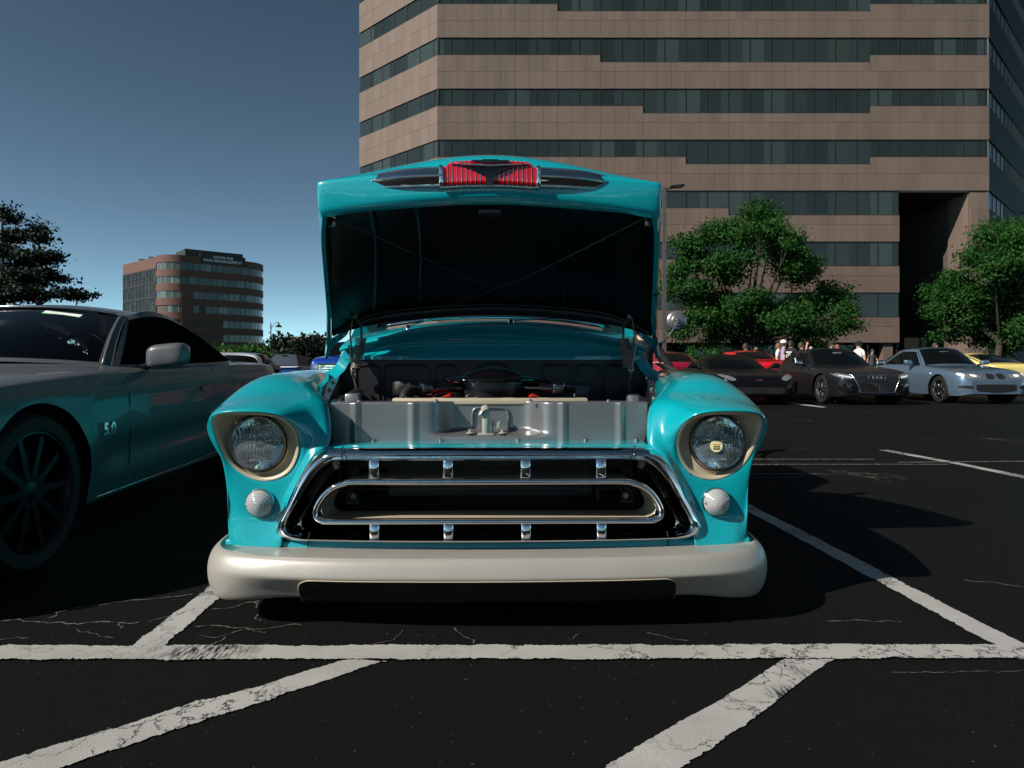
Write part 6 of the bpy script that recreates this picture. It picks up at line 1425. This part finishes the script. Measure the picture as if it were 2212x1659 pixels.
# ---------------------------------------------------------------- people
M['skin'] = pm('skin', (.52, .30, .21), .5, 0, 0, .06, 20); M['skin_d'] = pm('skin_tan', (.36, .18, .11), .5, 0, 0, .06, 20)
for n_, c in (('olive', (.13, .13, .085)), ('white', (.70, .68, .67)), ('lilac', (.34, .25, .42)), ('black', (.012, .012, .014)), ('denim', (.04, .06, .11)), ('khaki', (.25, .2, .13)), ('dkgrey', (.05, .05, .055))):
    M['c_'+n_] = pm('cloth_'+n_, c, .85, 0, 0, .12, 15, bump=.1, bs=60)
for n_, c in (('brown', (.035, .02, .012)), ('ginger', (.16, .06, .025)), ('grey', (.34, .33, .32)), ('dark', (.008, .007, .007))): M['h_'+n_] = pm('hair_'+n_, c, .6, 0, 0, .2, 60, bump=.3, bs=120)
M['lensdark'] = pm('sunglass', (.005, .005, .006), .08, 0, 1)
def person(label, loc, face, shirt, trousers, hair, cap=None, arms='down', h=1.76, skin='skin', glasses=False, sleeve=.5, tilt=0, long_hair=False, body_label=None, wide=1.0):
    """face: heading of the nose in degrees, 0 = towards the camera (-y), 90 = towards +x"""
    t_ = thing('person', label, 'person', loc, R(face), 'people around the parked cars'); k = h/1.76
    P = {'pel': (0, 0, .96), 'wai': (0, .01, 1.10), 'che': (0, .01, 1.30), 'nb': (0, .015, 1.46), 'ne': (0, .0, 1.535), 'h0': (0, -.012, 1.60), 'h1': (0, -.008, 1.67), 'h2': (0, .005, 1.725)}
    Rd = {'pel': (.155*wide, .115), 'wai': (.145*wide, .105), 'che': (.165*wide, .115), 'nb': (.085, .075), 'ne': (.058, .058), 'h0': (.066, .082), 'h1': (.077, .098), 'h2': (.058, .075)}
    E = [('pel', 'wai', 's'), ('wai', 'che', 's'), ('che', 'nb', 's'), ('nb', 'ne', 'k'), ('ne', 'h0', 'k'), ('h0', 'h1', 'k'), ('h1', 'h2', 'k')]
    pose = {'down': ((.245, .02, 1.16), (.265, -.05, .90)), 'drink': ((.235, -.10, 1.20), (.10, -.27, 1.42)), 'brow': ((.30, -.20, 1.47), (.07, -.20, 1.69)), 'phone': ((.24, -.06, 1.17), (.08, -.30, 1.20)), 'elbow': ((.36, -.10, 1.12), (.10, -.32, 1.20)), 'hips': ((.36, .06, 1.20), (.19, -.04, 1.0))}
    am = arms if isinstance(arms, tuple) else (arms, arms)
    for sg, a_ in ((1, am[0]), (-1, am[1])):
        s_ = 'r' if sg > 0 else 'l'; el, wr = pose[a_]
        d = (V(wr)-V(el)).normalized(); pa = V(wr)+d*.075; side_ = V((0, 0, 1)).cross(d); side_ = side_.normalized() if side_.length > .1 else V((0, 1, 0))
        def q(p): return (sg*p[0], p[1], p[2])
        P['sh'+s_] = (sg*.185*wide, .01, 1.425); P['el'+s_] = q(el); P['wr'+s_] = q(wr); P['pa'+s_] = q(pa)
        Rd['sh'+s_] = (.062, .062); Rd['el'+s_] = (.043, .043); Rd['wr'+s_] = (.028, .032); Rd['pa'+s_] = (.036, .030)
        E += [('nb', 'sh'+s_, 's'), ('sh'+s_, 'el'+s_, 'a'), ('el'+s_, 'wr'+s_, 'f'), ('wr'+s_, 'pa'+s_, 'k')]
        for i_, (o_, ln) in enumerate(((.030, .070), (.011, .082), (-.010, .078), (-.029, .062))):
            f1 = pa+side_*o_+d*.045; f2 = f1+d*ln*.6+V((0, 0, -.012)); P['f%d%s' % (i_, s_)] = q(f1); P['g%d%s' % (i_, s_)] = q(f2); Rd['f%d%s' % (i_, s_)] = Rd['g%d%s' % (i_, s_)] = (.0095, .0095)
            E += [('pa'+s_, 'f%d%s' % (i_, s_), 'k'), ('f%d%s' % (i_, s_), 'g%d%s' % (i_, s_), 'k')]
        th = V(wr)+d*.03+side_*.05+V((0, 0, .01)); P['th'+s_] = q(th); P['ti'+s_] = q(th+d*.04); Rd['th'+s_] = Rd['ti'+s_] = (.011, .011); E += [('wr'+s_, 'th'+s_, 'k'), ('th'+s_, 'ti'+s_, 'k')]
        P['hi'+s_] = (sg*.095, 0, .90); P['kn'+s_] = (sg*.105, -.015, .50); P['an'+s_] = (sg*.11, .02, .085); P['to'+s_] = (sg*.125, -.15, .04)
        Rd['hi'+s_] = (.095, .10); Rd['kn'+s_] = (.062, .065); Rd['an'+s_] = (.045, .05); Rd['to'+s_] = (.042, .036)
        E += [('pel', 'hi'+s_, 't'), ('hi'+s_, 'kn'+s_, 't'), ('kn'+s_, 'an'+s_, 't'), ('an'+s_, 'to'+s_, 'o')]
    P['no'] = (0, -.112, 1.645); Rd['no'] = (.013, .015); E.append(('h1', 'no', 'k'))
    keys = list(P); me = bpy.data.meshes.new('body'); me.from_pydata([V(P[q_])*k for q_ in keys], [(keys.index(a), keys.index(b_)) for a, b_, _ in E], [])
    o = bpy.data.objects.new('body', me); COL.objects.link(o)
    md = o.modifiers.new('skin', 'SKIN'); md.use_smooth_shade = True; o.modifiers.new('sub', 'SUBSURF').levels = 1
    for i_, q_ in enumerate(keys):
        sv = me.skin_vertices[0].data[i_]; sv.radius = (Rd[q_][0]*k, Rd[q_][1]*k); sv.use_root = (q_ == 'pel')
    bpy.context.view_layer.update()
    m2 = bpy.data.meshes.new_from_object(o.evaluated_get(bpy.context.evaluated_depsgraph_get())); o.modifiers.clear(); o.data = m2; bpy.data.meshes.remove(me)
    m2.materials.clear()
    for mm in (skin, 'c_'+shirt, 'c_'+trousers, 'c_black'): m2.materials.append(M[mm])
    segs = [(V(P[a])*k, V(P[b_])*k, c, max(Rd[a])*k, max(Rd[b_])*k) for a, b_, c in E]; idx = []
    for pl in m2.polygons:
        c = pl.center; best = None
        for a, b_, kd, ra, rb_ in segs:
            d = b_-a; u = max(0, min(1, (c-a).dot(d)/max(1e-9, d.length_squared))); q_ = (c-(a+d*u)).length/(ra+(rb_-ra)*u)
            if best is None or q_ < best[0]: best = (q_, kd, u)
        kd, u = best[1], best[2]
        idx.append(1 if kd == 's' or (kd == 'a' and (u < sleeve or sleeve >= 1)) or (kd == 'f' and sleeve > 1) else 2 if kd == 't' else 3 if kd == 'o' else 0)
    m2.polygons.foreach_set('material_index', idx); o.parent = t_
    def head_shell(z0, z1, rx, ry, name, mat, cy=.012, front=-.5):
        rows = []
        for i_ in range(9):
            a = math.pi/2*i_/8; row = []
            for j in range(20):
                b_ = 2*math.pi*j/20; cut = max(z0, z0+.085*max(0, -math.sin(b_)-front)*1.3)
                zz = cut+(z1-cut)*math.sin(a); rr = math.cos(a)**.6; row.append(V((math.cos(b_)*rx*rr, cy+math.sin(b_)*ry*rr, zz))*k)
            rows.append(row)
        return put(name, *grid(rows, False, True), M[mat], t_, 180)
    if hair: head_shell(1.58 if not long_hair else 1.45, 1.782, .087 if not long_hair else .105, .112, 'hair', 'h_'+hair, .014, .15 if not long_hair else .3)
    if cap:
        cp = head_shell(1.685, 1.80, .092, .115, 'cap', 'c_'+cap, .005, 2)
        put('cap_peak', *prism([(-.075, 0), (-.07, .06), (-.03, .095), (.03, .095), (.07, .06), (.075, 0)], 0, .012, lambda a, b_, d: V((a, -.10-b_, 1.693+d-.12*b_))*k), M['c_black' if cap != 'white' else 'c_black'], cp)
    if glasses: put('sunglasses', *prism([(-.075, 1.655), (.075, 1.655), (.07, 1.628), (.02, 1.622), (0, 1.64), (-.02, 1.622), (-.07, 1.628)], -.112, -.085, lambda a, b_, d: V((a, d, b_))*k), M['lensdark'], t_, None)
    else:
        for sg in (-1, 1): put('eye', *lathe([(.011, .004), (.010, -.004), (.001, -.006)], 10, V((sg*.031, -.098, 1.655))*k, 'Y'), M['lensdark'], t_)
    return t_
def at(px, Y): return ((px-CX)/F*Y, Y, 0)
person('man in an olive shirt drinking, above the red coupe roof', at(1611, 26.68), 80, 'olive', 'khaki', 'brown', None, ('drink', 'down'), 1.75, 'skin_d', True)
person('dark haired person close behind the red coupe roof', at(1632, 27.23), 20, 'dkgrey', 'denim', 'dark', None, ('phone', 'phone'), 1.66, long_hair=True)
person('ginger haired person in a white shirt behind the purple shirt', at(1682, 25.94), 60, 'white', 'denim', 'ginger', None, 'down', 1.74)
person('person in a purple shirt and white and black cap', at(1693, 25.39), 70, 'lilac', 'khaki', 'brown', 'white', 'down', 1.82)
pz = person('man in a black T-shirt with a white round print on his back', at(1709, 24.47), 130, 'black', 'denim', 'brown', None, 'down', 1.78)
person('person in black shading the eyes with a raised arm', at(1731, 25.58), 60, 'black', 'denim', 'brown', None, ('down', 'brow'), 1.75)
person('grey haired person low behind the gunmetal coupe', at(1752, 27.05), 150, 'dkgrey', 'denim', 'grey', None, 'down', 1.64)
person('man in a black cap and olive shirt above the gunmetal coupe roof', at(1795, 26.13), 30, 'olive', 'denim', 'brown', 'black', 'down', 1.78, glasses=True)
person('ginger haired man beside the man in the black cap', at(1808, 25.76), 200, 'dkgrey', 'khaki', 'ginger', None, 'down', 1.68)
person('bearded man in a black cap and white T-shirt', at(1855, 25.21), -70, 'white', 'denim', 'brown', 'black', 'down', 1.78, glasses=True)
person('dimly lit person in dark clothes holding a cup, near the blue coupe', at(1884, 33.00), 10, 'dkgrey', 'black', 'dark', None, ('phone', 'down'), 1.70, 'skin_d')
person('person in dark clothes behind the ice blue coupe roof', at(2020, 26.31), 30, 'black', 'black', 'brown', None, ('drink', 'down'), 1.76)
person('person standing beyond the spoiler of the silver coupe', at(485, 33.00), 20, 'khaki', 'denim', 'brown', None, 'down', 1.70)
person('person in black with a bent arm, mostly hidden behind the raised hood', at(1388, 6.35), 12, 'black', 'black', 'dark', None, ('elbow', 'down'), 1.32, sleeve=.9)
# white print on the black T-shirt
def on_back(vf, name): return put(name, *vf, M['letter'], pz, None)
Rb = Matrix.Rotation(R(180), 4, 'Z') @ Matrix.Rotation(R(90), 4, 'X')
on_back(tube([V((math.cos(a)*.085, .150, 1.24+math.sin(a)*.085)) for a in [2*math.pi*j/20 for j in range(20)]], .016, 6, True), 'shirt_print'); on_back(box((0, .148, 1.385), (.22, .02, .03)), 'shirt_print'); on_back(box((0, .148, 1.10), (.22, .02, .03)), 'shirt_print'); on_back(box((0, .150, 1.24), (.06, .02, .07)), 'shirt_print')
